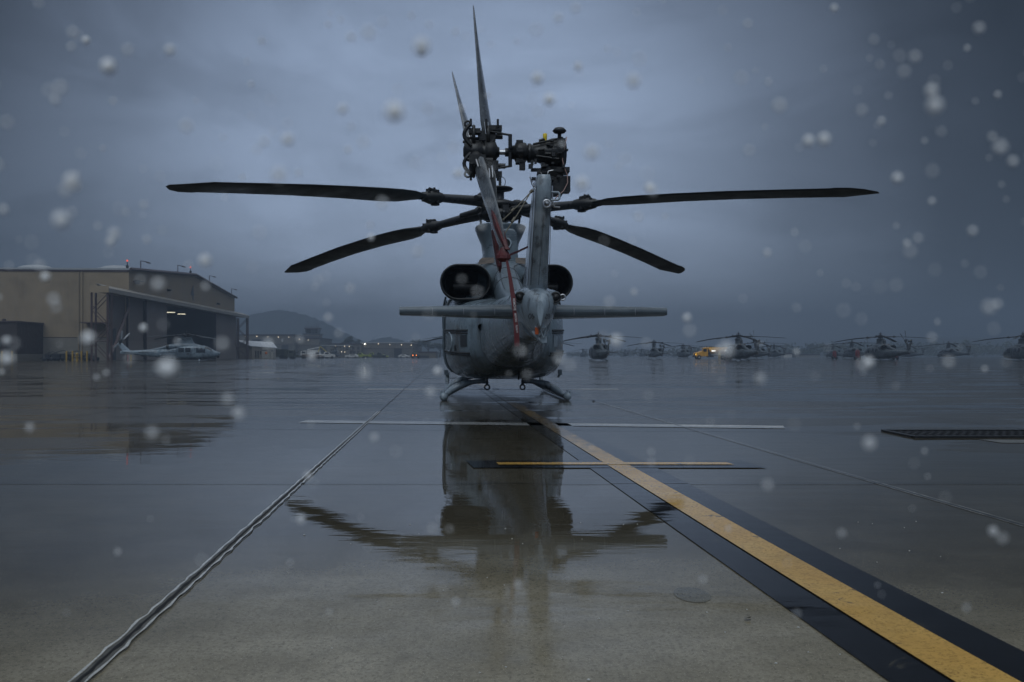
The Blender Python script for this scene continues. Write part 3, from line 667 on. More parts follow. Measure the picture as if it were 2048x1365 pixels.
    ro = t.nodes.new('ShaderNodeMapRange'); ro.inputs[3].default_value = rough[0]; ro.inputs[4].default_value = rough[1]; L(dry, ro.inputs[0]); L(ro.outputs[0], b.inputs['Roughness'])
    b.inputs['IOR'].default_value = 1.32; b.inputs['Specular IOR Level'].default_value = spec
    # water ripples (gentle) and wet concrete grain (only where the film is thin)
    mp2 = t.nodes.new('ShaderNodeMapping'); mp2.inputs['Scale'].default_value = (.5, 1.5, 1); L(g.outputs['Position'], mp2.inputs[0])
    rip = noise(2.6, 3, .5, mp2.outputs[0]); rip2 = noise(17, 3, .6, mp2.outputs[0])
    h = math_('ADD', math_('MULTIPLY', rip, .0013 * ripple), math_('MULTIPLY', rip2, .00012 * ripple))
    h2 = math_('MULTIPLY', math_('MULTIPLY', fine, .00006), dry)
    if not paint: h2 = math_('ADD', h2, math_('MULTIPLY', math_('MULTIPLY', fine, .00009), crown))
    b1 = t.nodes.new('ShaderNodeBump'); b1.inputs['Distance'].default_value = 1.0; b1.inputs['Strength'].default_value = 1.0; L(math_('ADD', h, h2), b1.inputs['Height'])
    L(b1.outputs[0], b.inputs['Normal'])
    return m
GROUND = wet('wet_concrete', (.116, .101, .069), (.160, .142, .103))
MYEL = wet('wet_yellow_paint', (.62, .36, .085), (.66, .41, .11), (.05, .22), True, wear=.30)
MBLK = wet('wet_black_paint', (.010, .0105, .012), (.014, .015, .017), (.03, .2), True, wear=.36, spec=.28)
MWHT = wet('wet_white_paint', (.50, .50, .48), (.60, .60, .58), (.10, .3), True, wear=.05)
SEAL = wet('joint_sealant', (.045, .044, .040), (.065, .063, .056), (.05, .2), True)
EDGE = wet('joint_edge', (.5, .5, .48), (.6, .6, .58), (.15, .4), True)
def quad(name, pts, m, z, kind='structure'):
    b = MB(); b.add([(x, y, z) for x, y in pts], [tuple(range(len(pts)))]); o = b.build(name, m)
    return tag(o, kind=kind)
b = MB(); S = 1480
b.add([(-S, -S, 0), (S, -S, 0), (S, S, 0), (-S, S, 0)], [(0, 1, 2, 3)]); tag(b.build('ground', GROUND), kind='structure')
HD = -.090          # heading of the lead-in line
def strip(name, pts, wds, m, z, jag=0, seed=1, step=.06):
    rnd = random.Random(seed); b = MB(); L_, R_ = [], []
    for i in range(len(pts) - 1):
        p, q = Vector(pts[i]), Vector(pts[i + 1]); n = max(1, int((q - p).length / step)) if jag else 1
        for k in range(n + (1 if i == len(pts) - 2 else 0)):
            t = k / n; c = p.lerp(q, t); d = (q - p).normalized(); nn = Vector((-d.y, d.x)); w_ = lerp(wds[i], wds[i + 1], t) / 2
            L_.append(c + nn * (w_ + jag * (rnd.random() - .5) * min(1, .35 + .65 * (rnd.random())))); R_.append(c - nn * (w_ + jag * (rnd.random() - .5)))
    n = len(L_); vs = [(v.x, v.y, z) for v in L_] + [(v.x, v.y, z) for v in R_]
    b.add(vs, [(i, i + 1, n + i + 1, n + i) for i in range(n - 1)]); return tag(b.build(name, m), kind='structure')
ly = lambda y: 1.185 + HD * (y - 2.22)
strip('black_lead_line_border', [(ly(0) + .005, 0), (ly(34), 34)], [.485, .485], MBLK, .004)
strip('yellow_lead_line', [(ly(0), 0), (ly(34), 34)], [.162, .162], MYEL, .008)
quad('black_cross_border', [(-.28, 6.43), (1.86, 6.43), (1.78, 6.88), (-.36, 6.88)], MBLK, .006)
quad('yellow_cross_line', [(-.10, 6.59), (1.66, 6.59), (1.63, 6.73), (-.12, 6.73)], MYEL, .010)
quad('white_stop_line', [(-2.62, 10.80), (3.07, 9.92), (3.16, 10.30), (-2.60, 11.22)], MWHT, .004)
quad('white_far_line', [(-3.55, 21.4), (2.6, 21.4), (2.6, 21.85), (-3.55, 21.85)], MWHT, .004)
quad('white_side_line', [(4.6, 8.30), (6.6, 8.10), (6.6, 8.40), (4.55, 8.62)], wet('wet_faded_paint', (.19, .19, .18), (.24, .24, .23), (.10, .3), True, wear=.05), .004)
# construction joints of the slabs
def jx(x0, y): return x0 + HD * .93 * (y - 5)
for k, x0 in enumerate([-17.5, -13.5, -9.4, -5.3, 2.40, 6.15, 13.8, 17.6, 21.4, 25.4, 33]):
    strip('slab_joint', [(jx(x0, 0), 0), (jx(x0, 120), 120)], [.010 if x0 < 10 else .03, .06], SEAL, .004 + .0002 * k)
    if x0 == 2.40:
        for s in (-1, 1): strip('joint_lip', [(jx(x0 + s * .018, 0), 0), (jx(x0 + s * .022, 16), 16)], [.003, .005], EDGE, .005 + .0001 * s, .003, 5)
for k, y0 in enumerate([1.35, 5.66, 9.75, 14.9, 19.6, 24.4, 29, 34, 39, 46, 55, 66, 80, 100]):
    strip('slab_joint', [(-60 if y0 > 5 else -9, y0 + 3.5 * (y0 > 6) + .1), (0, y0 + .0), (60 if y0 > 5 else 9, y0 - 3.5 * (y0 > 6) - .05)], [.008 + y0 * .0015] * 3, SEAL, .0065 + .0001 * k)
# wide open joint with chipped pale lips, running to the left front
rndj = random.Random(3); xc = lambda y: -1.085 - .0805 * (y - 2.22)
def wig(side, seed):
    r_ = random.Random(seed); out = []; y = 1.2
    while y < 13:
        out.append((y, side * (1.0 - .045 * y) * ((.019 + .008 * (r_.random() - .5) + .005 * math.sin(y * 23 + seed) * r_.random())))); y += .035 + .03 * r_.random() + y * .004
    return out
for s, sd in ((-1, 2), (1, 9)):
    pts = wig(s, sd); b = MB(); n = len(pts)
    vs = [(xc(y) + o, y, .0075) for y, o in pts] + [(xc(y) + o + s * (.0055 + .003 * math.sin(y * 31) + .0006 * y), y, .0075) for y, o in pts]
    b.add(vs, [(i, i + 1, n + i + 1, n + i) for i in range(n - 1)]); tag(b.build('joint_lip', EDGE), kind='structure')
pa, pb_ = wig(-1, 2), wig(1, 9)
b = MB(); b.add([(xc(y) + o * .98, y, .005) for y, o in pa] + [(xc(y) + o * .98, y, .005) for y, o in pb_[::-1]], [tuple(range(len(pa) + len(pb_)))]);
m_ = mat('joint_filler', (.095, .094, .088), .7, var=.5, vscale=22, spec=.12)
tag(b.build('joint_sealant', m_), kind='structure')
strip('joint_sealant_core', [(xc(1), 1), (xc(13), 13)], [.011, .006], mat('dark_sealant', (.018, .018, .019), .6, spec=.1), .007, .007, 4, .04)  # dark sealant line along the middle of the joint
strip('slab_joint', [(xc(12), 12), (xc(110), 110)], [.022, .05], SEAL, .009)
# round core patch in the slab
b = MB(); b.add([(.618 + .062 * math.cos(a), 3.03 + .10 * math.sin(a), .0015) for a in [2 * math.pi * i / 28 for i in range(28)]], [tuple(range(28))]); tag(b.build('core_patch', wet('patch', (.085, .078, .058), (.105, .097, .072))), kind='structure')
# drain grate
gx0, gx1, gy0, gy1 = 4.05, 9.0, 8.85, 9.55
g = empty('drain_grate', (0, 0, 0)); tag(g, 'long black steel drain grate set in the wet concrete at the right of the picture', 'drain')
gm = mat('grate_iron', (.035, .036, .038), .4, .5, var=.4, vscale=20)
b = MB(); b.box((gx0 - .04, gy0 - .05, .002), (gx1, gy0, .02)); b.box((gx0 - .04, gy1, .002), (gx1, gy1 + .05, .02)); b.box((gx0 - .05, gy0 + .002, .002), (gx0, gy1 - .002, .018)); b.build('frame', gm, g)
b = MB(); x = gx0 + .03
while x < gx1: b.box((x, gy0 + .01, .006), (x + .035, gy1 - .01, .010)); x += .085
for y in (8.95, 9.1, 9.25, 9.4): b.box((gx0 + .02, y - .012, .0105), (gx1 - .02, y + .012, .014))
b.build('bars', gm, g)
b = MB(); b.box((gx0, gy0, .003), (gx1, gy1, .005)); b.build('pit_shade', VOID, g)
# pebbles and bits on the slab
peb = mat('pebble', (.5, .5, .48), .5)
b = MB(); rr = random.Random(5)
for i in range(60):
    y = 2.2 + 2.2 * rr.random() ** 1.2; x = (rr.random() - .35) * y * .75; r_ = .0018 + .0025 * rr.random() ** 3
    b.sphere((x, y, r_ * .5), r_, 6, 4, (1.3, 1, .6))
tag(b.build('grit', peb), kind='stuff')
lf = mat('leaf_scrap', (.03, .025, .018), .5)
for i, (px, py) in enumerate(((1187, 803), (1495, 1241))):
    Y = K * H / (py - HY); b = MB(); r_ = .03 if i == 0 else .012
    b.add([(-r_, 0, .004), (-.3 * r_, -.5 * r_, .02 * r_ / .03), (r_, -.1 * r_, .012), (.8 * r_, .5 * r_, .004), (-.2 * r_, .6 * r_, .006)], [(0, 1, 2, 3, 4)])
    b.add([(-r_, 0, .001), (r_, -.1 * r_, .001), (.8 * r_, .5 * r_, .001)], [(0, 1, 2)])
    o = b.build('leaf_scrap', lf); o.location = (WX(px, Y), Y, .001)
    tag(o, ['small dark leaf scrap on wet concrete just right of the right skid', 'tiny dark leaf scrap on the slab left of the yellow line in the foreground'][i], 'leaf')
# ------------------------------------------------------------------ hills
HILL = mat('hill_scrub', (.045, .052, .046), .9, var=.5, vscale=.03)
def hill(name, ridge, Y, depth=160, seed=1):
    r_ = random.Random(seed); b = MB(); rs = []; n = 170; x0 = WX(ridge[0][0], Y); x1 = WX(ridge[-1][0], Y); tab = [(WX(px, Y), WZ(py, Y)) for px, py in ridge]
    prof = [(-1, 0), (-.75, .35), (-.45, .72), (-.2, .93), (0, 1), (.3, .85), (.7, .4), (1, 0)]
    for i in range(n + 1):
        x = lerp(x0, x1, i / n); z = max(0, cr(tab, x)[0]) + (r_.random() - .5) * 3.5 * min(1, i / 9, (n - i) / 9)
        rs.append([(x, Y + depth * a, max(0, z) * h * (1 + (r_.random() - .5) * .04) - .3) for a, h in prof])
    b.rings(rs, False, True, False); return tag(b.build(name, HILL), kind='structure')
hill('hill', [(300, 712), (400, 660), (480, 640), (560, 622), (620, 634), (680, 662), (740, 690), (800, 705), (860, 712)], 1250, 230, 1)
hill('hill', [(640, 713), (720, 690), (780, 676), (840, 690), (880, 676), (960, 684), (1060, 702), (1120, 712)], 1250, 200, 2)
hill('hill', [(1480, 713), (1600, 700), (1760, 684), (1900, 676), (2060, 684), (2300, 690), (2500, 712)], 1200, 200, 3)
# ------------------------------------------------------------------ trees
LEAF = mat('leaf_dark', (.040, .050, .032), .7, var=.5, vscale=.4)
BARK = mat('bark', (.06, .05, .04), .9)
def leafcloud(b, c, r, n, s, rnd, sq=.7):
    for _ in range(n):
        d = Vector((rnd.gauss(0, 1), rnd.gauss(0, 1), rnd.gauss(0, 1))).normalized() * r * rnd.random() ** .4; p = Vector(c) + Vector((d.x, d.y, d.z * sq))
        u = Vector((rnd.gauss(0, 1), rnd.gauss(0, 1), rnd.gauss(0, 1))).normalized(); v = u.orthogonal().normalized(); k = s * (.6 + .8 * rnd.random())
        b.add([p - u * k, p + v * k * .6, p + u * k, p - v * k * .6], [(0, 1, 2, 3)])
def tree(px, Y, top, wd, label, seed, group='dark trees beyond the far hangars'):
    rnd = random.Random(seed); X = WX(px, Y); z = WZ(top, Y); r = WX(1024 + wd / 2, Y)
    t = empty('broadleaf_tree', (X, Y, 0)); tag(t, label, 'tree', group)
    b = MB(); b.tube([(0, 0, 0), (.2, 0, z * .4), (-.2, 0, z * .7)], [r * .12, r * .08, r * .04], 7)
    for k in range(4): a = k * 1.6; b.tube([(.1, 0, z * .4), (r * .5 * math.cos(a), r * .5 * math.sin(a), z * .68)], [r * .05, r * .02], 5)
    b.build('trunk', BARK, t)
    b = MB()
    for k in range(9):
        a = rnd.random() * 6.3; q = r * .6 * rnd.random() ** .5; leafcloud(b, (q * math.cos(a), q * math.sin(a), z * (.62 + .26 * rnd.random())), r * .42, 60, r * .09, rnd)
    b.build('crown', LEAF, t)
for i, (px, Y, top, wd, lab) in enumerate([(690, 430, 674, 24, 'tall dark tree left of the flat tree group behind the tan office block'), (702, 430, 669, 22, 'tallest dark tree of the group behind the tan office block'), (716, 430, 677, 20, 'low round tree right in the group behind the tan office block'),
      (832, 420, 678, 30, 'dark bushy tree behind the right end of the far hangar'), (856, 420, 680, 34, 'wide dark tree just left of the parked helicopter tail'), (880, 430, 684, 30, 'dark tree partly hidden by the big helicopter')]):
    tree(px, Y, top, wd, lab, 30 + i)
rnd = random.Random(77); b = MB()
for i in range(260):
    px = 1130 + (2250 - 1130) * (i / 260) + rnd.random() * 6; Y = 520 + rnd.random() * 90; hgt = (WZ(lerp(703, 688, min(1, max(0, (px - 1130) / 600))), Y)) * (.7 + .5 * rnd.random())
    leafcloud(b, (WX(px, Y), Y, hgt * .55), hgt * .6, 34, hgt * .13, rnd, .9)
tag(b.build('far_woods', LEAF), kind='stuff')
b = MB()
for i in range(120):
    px = 560 + 560 * i / 120 + rnd.random() * 5; Y = 540 + rnd.random() * 60; hgt = WZ(704, Y) * (.6 + .6 * rnd.random()); leafcloud(b, (WX(px, Y), Y, hgt * .5), hgt * .6, 22, hgt * .15, rnd, .8)
tag(b.build('far_scrub', LEAF), kind='stuff')

# ------------------------------------------------------------------ big hangar, left
TANW = mat('tan_corrugated_wall', (.30, .235, .155), .65, var=.18, vscale=.25, wave=('Y', 1.6))
TANX = mat('tan_corrugated_side_wall', (.30, .235, .155), .65, var=.18, vscale=.25, wave=('X', 1.6))
BLOCK = mat('pale_block_wall', (.215, .20, .17), .8, var=.15, vscale=1.5, wave=('Z', 2.4))
TRIM = mat('dark_maroon_trim', (.05, .032, .034), .5)
ROOFM = mat('light_roof', (.34, .36, .38), .45, var=.1)
DOORM = mat('mauve_hangar_door', (.185, .155, .138), .6, var=.2, vscale=.35, wave=('Y', .9))
DOORL = mat('mauve_door_base', (.22, .19, .17), .6, var=.15, vscale=.5)
STEEL = mat('rust_steel', (.095, .062, .058), .6, var=.3, vscale=2)
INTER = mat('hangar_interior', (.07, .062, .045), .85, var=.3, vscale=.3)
LAMP = mat('lamp_tube', (1, 1, .9), .4, emit=(1.0, .93, .68), est=.8)
YELLOW = mat('bollard_yellow', (.34, .21, .02), .5, var=.2, vscale=3)
REDL = mat('red_beacon', (.6, .05, .03), .3, emit=(1, .13, .07), est=.6)
WLAMP = mat('white_lamp', (1, 1, 1), .3, emit=(1, .95, .80), est=2.6)
hg = empty('aircraft_hangar', (-65, 150, 0), R(3.9)); tag(hg, 'large tan gabled aircraft hangar with open doors at left', 'hangar')
HL, HB, HE, HR = 73.0, 75.0, 15.3, 17.8      # length along the front, depth, eave, ridge
b = MB(); b.box((-HB, -.15, 3.9), (0, .15, HE)); sw = b.build('side_wall', TANX, hg)
b = MB(); b.box((-HB, -.22, 0), (-.02, .16, 3.897)); b.build('block_base', BLOCK, hg)
b = MB(); b.box((-HB - .2, -.26, HE - .25), (.1, -.155, HE + .12)); b.build('eave_trim', TRIM, hg)
b = MB()
for z in (.0,): b.box((-HB, -.24, 3.86), (.0, -.225, 3.96))
b.build('base_flashing', TRIM, hg)
b = MB()
for x in (-8.2, -7.6): b.tube([(x, -.32, .1), (x, -.32, HE - .3)], .09, 8)
b.build('downpipe', TANX, hg)
b = MB(); b.add([(0, 0.16, 11.1), (0, HL, 11.1), (0, HL, HE), (0, HL * .52, HR), (0, .16, HE), (-.3, 0.16, 11.1), (-.3, HL, 11.1), (-.3, HL, HE), (-.3, HL * .52, HR), (-.3, .16, HE)], [(0, 1, 2, 3, 4), (9, 8, 7, 6, 5), (0, 5, 6, 1)])
b.build('front_wall', TANW, hg)
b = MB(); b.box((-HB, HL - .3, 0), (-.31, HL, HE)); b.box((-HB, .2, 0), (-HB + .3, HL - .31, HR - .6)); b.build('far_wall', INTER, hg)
b = MB(); y_ = HL * .52
b.add([(-HB, -.3, HE + .05), (.35, -.3, HE + .05), (.35, y_, HR + .1), (-HB, y_, HR + .1), (-HB, HL + .3, HE + .05), (.35, HL + .3, HE + .05),
       (-HB, -.3, HE + .35), (.35, -.3, HE + .35), (.35, y_, HR + .4), (-HB, y_, HR + .4), (-HB, HL + .3, HE + .35), (.35, HL + .3, HE + .35)],
      [(0, 3, 2, 1), (3, 4, 5, 2), (6, 7, 8, 9), (9, 8, 11, 10), (0, 1, 7, 6), (4, 10, 11, 5), (1, 2, 8, 7), (2, 5, 11, 8), (0, 6, 9, 3), (3, 9, 10, 4)]); rf = b.build('roof', ROOFM, hg)
b = MB()
for p, q in (((.42, -.4, HE + .2), (.42, y_, HR + .25)), ((.42, y_, HR + .25), (.42, HL + .4, HE + .2))): b.bar(p, q, .42)
b.build('rake_trim', TRIM, rf)
for x in (-5, -19, -31, -44, -13, -25):
    b = MB(); b.sphere((x, 8 if x in (-5, -19, -31, -44) else 22, HE + (.9 if x in (-5, -19, -31, -44) else 1.8)), 1, 16, 8, (3.1 if x in (-5, -19, -31, -44) else 1.9, 2.0, .75)); b.build('skylight_dome', ROOFM, rf)
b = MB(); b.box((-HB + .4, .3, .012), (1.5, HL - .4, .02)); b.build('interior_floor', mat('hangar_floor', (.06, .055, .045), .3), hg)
# interior trusses
b = MB()
for x in (-10, -24, -40, -56):
    b.bar((x, .5, 12.5), (x, HL - .6, 12.5), .3)
    for k in range(12): b.bar((x, .6 + 6 * k, 12.5), (x, 3.6 + 6 * k, 14.6 + 1.6 * (1 - abs(k - 5.5) / 6)), .16); b.bar((x, 3.6 + 6 * k, 14.6 + 1.6 * (1 - abs(k - 5.5) / 6)), (x, 6.6 + 6 * k if k < 11 else 72, 12.5), .16)
for y in (20, 36, 52): b.bar((-70, y, .2), (-64, y + 8, 12), .3)
b.build('roof_truss', INTER, hg)
for y0, x0 in ((45.5, -9.5), (53, -9.5), (61, -9.5)):
    b = MB(); b.cbox((x0, y0, 10.75), (1.7, .5, .14)); b.build('ceiling_lamp', LAMP, hg)
for y0, x0 in ((36, -42), (52, -30)):
    b = MB(); b.cbox((x0, y0, 11.9), (.5, 2.0, .12)); b.build('ceiling_lamp', mat('dim_lamp', (1, 1, .8), .4, emit=(1, .85, .5), est=.35), hg)
# door header canopy, on lattice towers
b = MB(); b.box((-.6, -14.2, 10.75), (1.9, 80.5, 11.08)); hd = b.build('door_header', mat('header_metal', (.27, .25, .22), .5, var=.15), hg)
b = MB(); b.add([(1.92, -14.3, 10.6), (1.92, 80.6, 10.6), (1.92, 80.6, 11.25), (1.92, -14.3, 11.25), (.05, -14.3, 11.95), (.05, 80.6, 11.95), (1.0, -14.3, 10.9), (1.0, 80.6, 10.9)], [(0, 1, 2, 3), (3, 2, 5, 4), (4, 5, 7, 6)]); b.build('header_fascia', mat('header_metal', (.27, .25, .22)), hd)
b = MB(); b.box((-.9, -14.3, 10.55), (2.0, -14.2, 11.6)); b.box((-.9, -14.2, 11.1), (0, -.4, 11.5)); b.build('header_end', TANW, hd)
def tower(y, name='lattice_tower'):
    b = MB()
    for yy in (y, y + 1.6):
        for x in (-.7, 1.7): b.bar((x, yy, 0), (x, yy, 10.6), .24)
        z = .2
        for k in range(4):
            z2 = z + 2.55; b.bar((-.7, yy, z if k % 2 else z2), (1.7, yy, z2 if k % 2 else z), .10); z = z2
    for x in (-.7, 1.7):
        for z in (3.2, 5.9, 8.4): b.bar((x, y, z), (x, y + 1.6, z), .10)
    b.bar((-.7, y, 3.1), (1.7, y, 3.1), .12)
    return b
tower(-13.9).build('lattice_tower', STEEL, hg); tower(78.6).build('lattice_tower', STEEL, hg)
b = MB(); b.bar((1.2, -12.2, .1), (.3, -.8, 9.2), .34); b.build('diagonal_brace', mat('brace_steel', (.17, .12, .115), .6), hg)
b = MB(); b.bar((.3, 76.5, .1), (-.2, 72.8, 5.0), .28); b.build('diagonal_brace', STEEL, hg)
# door leaves (3 stacked left, 2 right)
def leaf(y0, y1, x):
    b = MB(); b.box((x - .12, y0, .06), (x + .12, y1, 10.7)); o = b.build('door_leaf', DOORM, hg)
    b = MB(); b.box((x + .121, y0 + .02, .08), (x + .16, y1 - .02, 3.4)); b.build('door_base_panel', DOORL, o)
    b = MB(); b.box((x - .14, y0 - .04, .05), (x + .20, y0 + .18, 10.72)); b.build('door_edge', TRIM, o)
for y0, y1, x in ((-8.2, -.6, -.5), (-.6, 7.0, -.15), (7.0, 18.4, .35), (53.6, 64, .3), (64, 74.6, -.1)): leaf(y0, y1, x)
b = MB(); b.box((.62, -9.4, .1), (.9, -8.3, 5.2)); b.build('door_track_post', BLACK, hg)
# sign on the gable, lamps and horn brackets
t = text('building_number', '4', 4.4, mat('sign_blue', (.07, .085, .10), .5), hg); t.location = (.07, 36.5, 13.95); t.rotation_euler = (R(90), 0, R(90)); t.scale = (1.0, 1.0, 10)
b = MB(); 
for a0, a1 in (((35.2, 12.35), (35.2, 15.5)),): pass
for y, z in ((20, 13.4), (56, 12.9)): b = MB(); b.cbox((.4, y, z), (.7, .5, .35)); b.bar((0, y, z + .3), (.4, y, z + .1), .1); b.build('wall_floodlight', BLACK, hg)
b = MB(); b.bar((0, 1.8, 13.6), (1.6, 2.8, 13.7), .12); b.cbox((.7, 1.8, 13.5), (.7, .6, .7)); b.build('wall_bracket', BLACK, hg)
b = MB(); b.box((-7, -2.6, 6.25), (-1.2, -.2, 6.45)); b.build('side_awning', STEEL, hg)
def lampmast(y, z):
    b = MB(); b.bar((.2, y, z - .2), (.2, y, z + 1.5), .12); b.bar((.2, y, z + 1.5), (.6, y + 3.4, z + 1.55), .09); b.cbox((.55, y + 2.9, z + 1.45), (.4, 1.5, .1)); b.build('roof_lamp_arm', TRIM, rf)
roofz = lambda y: (HE + (HR - HE) * y / y_ if y < y_ else HR - (HR - HE) * (y - y_) / (HL - y_)) + .35
for y in (5, 26, 49, 69): lampmast(y, roofz(y))
for x, y in ((-1.2, 2.5), (.1, 35)):
    b = MB(); z = roofz(y); b.bar((x, y, z - .1), (x, y, z + 1.2), .10); b.cbox((x, y, z + .35), (.35, .35, .5)); o = b.build('beacon_post', BLACK, rf)
    b = MB(); b.sphere((x, y, z + 1.4), .17, 10, 6); b.build('beacon_lamp', REDL, o)
# brick annex on the far left
an = empty('brick_annex', (-65, 150, 0), R(3.9)); tag(an, 'low dark brick annex with pale base and two doors at far left', 'building')
AX1, AX0, AY = -14.0, -40.0, -9.2
b = MB(); b.box((AX0, AY, 1.1), (AX1, -.3, 6.1)); b.build('brick_wall', mat('dark_brick', (.045, .032, .028), .8, var=.3, vscale=2, wave=('Z', 3)), an)
b = MB(); b.box((AX0, AY - .12, 0), (AX1 + .05, -.3, 1.097)); b.build('pale_base', BLOCK, an)
b = MB(); b.box((AX0, AY - .15, 6.1), (AX1 + .15, -.3, 6.35)); b.cbox((AX1 - 2.5, AY + 1, 6.55), (.4, .4, .3)); b.build('parapet', TRIM, an)
for x in (-21.6, -18.1):
    b = MB(); b.box((x - .85, AY - .3, 0), (x - .5, AY - .13, 3.1)); b.box((x + .5, AY - .3, 0), (x + .85, AY - .13, 3.1)); b.box((x - .85, AY - .3, 2.75), (x + .85, AY - .13, 3.35)); o = b.build('door_frame', BLOCK, an)
    b = MB(); b.box((x - .49, AY - .2, .02), (x + .49, AY - .13, 2.74)); b.build('door', mat('grey_door', (.10, .10, .095), .6), o)
b = MB(); b.box((-15.7, AY - .16, .5), (-14.9, AY - .01, 3.9)); b.build('wall_recess_shade', VOID, an)
b = MB(); b.box((-16.9, AY - .18, 2.1), (-16.6, AY - .01, 2.9)); b.build('wall_notice', WTXT, an)
# bollards and clutter along the side wall
def bollard(px, Y, label, h=1.15):
    X = WX(px, Y); b = MB(); b.lathe((0, 0, 0), [(.13, 0), (.13, h), (.11, h + .07), (.04, h + .11)], 'Z', 14); o = b.build('bollard', YELLOW); o.location = (X, Y, 0)
    return tag(o, label, 'bollard', 'yellow bollards along the left hangar')
for px, lab in ((4, 'leftmost yellow bollard in front of the brick annex'), (24, 'yellow bollard between the two annex doors'), (133, 'first yellow bollard right of the brick annex by the equipment'), (145, 'second yellow bollard right of the brick annex'), (163, 'yellow bollard just right of the yellow hydrant'), (174, 'yellow bollard nearest the lattice tower'), (262, 'lone yellow bollard under the tail of the helicopter parked at the hangar')):
    bollard(px, 136.5 if px < 200 else 139, lab, 1.45)
b = MB(); b.lathe((0, 0, 0), [(.2, 0), (.16, .1), (.15, .8), (.22, .85), (.2, 1.0), (.08, 1.12)], 'Z', 14); b.tube([(-.3, 0, .6), (.3, 0, .6)], .08, 8); o = b.build('hydrant', YELLOW); o.location = (WX(154, 136), 136, 0); o.scale = (1, 1, 1.15)
tag(o, 'yellow fire hydrant standing between yellow bollards', 'hydrant')
b = MB(); b.lathe((0, 0, 0), [(.1, 0), (.1, 1.3), (.05, 1.36)], 'Z', 10); o = b.build('red_post', mat('red_post', (.22, .03, .025), .5)); o.location = (WX(256, 139), 139, 0); tag(o, 'dark red post beside the bollard under the parked helicopter tail', 'post')
def cart(px, Y, label, seed, name='equipment_cart', L_=3.2, h=1.3, m=DMETAL):
    rnd = random.Random(seed); t = empty(name, (WX(px, Y), Y, 0)); tag(t, label, 'equipment')
    b = MB(); b.box((-L_ / 2, -.6, .42), (L_ / 2, .6, .56)); b.cbox((-L_ * .2, 0, .8), (L_ * .35, .8, .5)); b.cbox((L_ * .22, .05, .72), (L_ * .25, .7, .32)); b.tube([(-L_ * .4, 0, 1.1), (L_ * .1, 0, h + .2), (L_ * .45, 0, h * .8)], .07, 6)
    b.bar((-L_ / 2, 0, .5), (-L_ / 2 - .7, 0, .35), .08)
    for x in (-.45, -.1, .25, .45): b.bar((L_ * x, -.5, .5), (L_ * x, -.5, h * (.7 + .4 * rnd.random())), .06)
    b.bar((-L_ * .45, -.5, h * .75), (L_ * .45, -.5, h * .75), .06); b.build('frame', m, t)
    for x in (-L_ * .33, L_ * .33):
        for y in (-.62, .62):
            w_ = MB(); w_.lathe((x, y, .3), [(.12, -.08), (.3, -.08), (.3, .08), (.12, .08)], 'Y', 14); w_.build('wheel', BLACK, t)
cart(103, 140, 'dark wheeled ground equipment cart beside the brick annex', 1, L_=2.4); cart(122, 139.5, 'long dark equipment cart against the block wall', 2, L_=3.6, h=1.5)
cart(148, 140.5, 'low dark rack behind the yellow hydrant', 3, L_=4.5, h=1.4); cart(183, 140, 'small grey cart near the lattice tower foot', 4, L_=2.0, h=1.0)
# ------------------------------------------------------------------ hero: labels and red covers
tag(hero, 'large grey utility helicopter parked tail first on the wet concrete, filling the centre', 'helicopter', GH)
REDS = mat('red_strap', (.10, .010, .014), .55, var=.25, vscale=20)
def hw(px, py, Y):                      # photo point at depth Y -> hero-local coordinates
    d = Vector((WX(px, Y) + .25, Y - 18.4, WZ(py, Y))); c, s = math.cos(YAW), math.sin(YAW)
    return Vector((d.x * c + d.y * s, -d.x * s + d.y * c, d.z))
cv = empty('blade_cover', (0, 0, 0)); cv.location = hero.location; cv.rotation_euler = hero.rotation_euler
tag(cv, 'dark red canvas blade cover on the lower tail rotor blade tip', 'cover')
def flatstrip(b, pts, wds, th=.012, axis=(1, 0, 0)):
    ax = Vector(axis); rs = []
    for p, w_ in zip(pts, wds):
        p = Vector(p); rs.append([p - ax * w_ / 2 - Vector((0, th / 2, 0)), p + ax * w_ / 2 - Vector((0, th / 2, 0)), p + ax * w_ / 2 + Vector((0, th / 2, 0)), p - ax * w_ / 2 + Vector((0, th / 2, 0))])
    b.rings(rs, smooth=False)
T2 = hw(1012, 497, 8.28)
b = MB(); rs = []
A_, B_ = hw(984, 420, 8.62), hw(1014, 500, 8.2)
for t, wx, wy in ((0, .02, .05), (.15, .055, .13), (.45, .085, .15), (.75, .07, .13), (.92, .05, .10), (1, .06, .09)):
    c = A_.lerp(B_, t); rs.append([(c.x + wx / 2 * x, c.y + wy * y, c.z) for x, y in ((-1, 0), (-.5, -.5), (.5, -.5), (1, 0), (.5, .5), (-.5, .5))])
b.rings(rs, smooth=False); b.build('cover_sleeve', RED, cv)
c = hw(1007, 507, 8.2); b = MB(); rs = []
for dz, wx in ((.055, .04), (.03, .07), (-.02, .13), (-.05, .14), (-.08, .06)): rs.append([(c.x + wx / 2 * x, c.y + wx * .4 * y, c.z + dz) for x, y in ((-1, 0), (-.5, -.8), (.5, -.8), (1, 0), (.5, .8), (-.5, .8))])
b.rings(rs, smooth=False); b.build('cover_cup', RED, cv)
cv2 = empty('blade_cover'); cv2.location = hero.location; cv2.rotation_euler = hero.rotation_euler
tag(cv2, 'narrow dark red sock on the tail rotor blade hanging behind the pointed red cover', 'cover')
A_, B_ = hw(991, 462, 9.1), hw(1000, 546, 9.1); b = MB(); rs = []
for t, wx, wy in ((0, .09, .26), (.3, .085, .26), (.6, .07, .24), (.85, .055, .2), (1, .01, .06)):
    c = A_.lerp(B_, t); rs.append([(c.x + wx / 2 * x, c.y + wy / 2 * y, c.z) for x, y in ((-1, 0), (-.6, -.8), (.6, -.8), (1, 0), (.6, .8), (-.6, .8))])
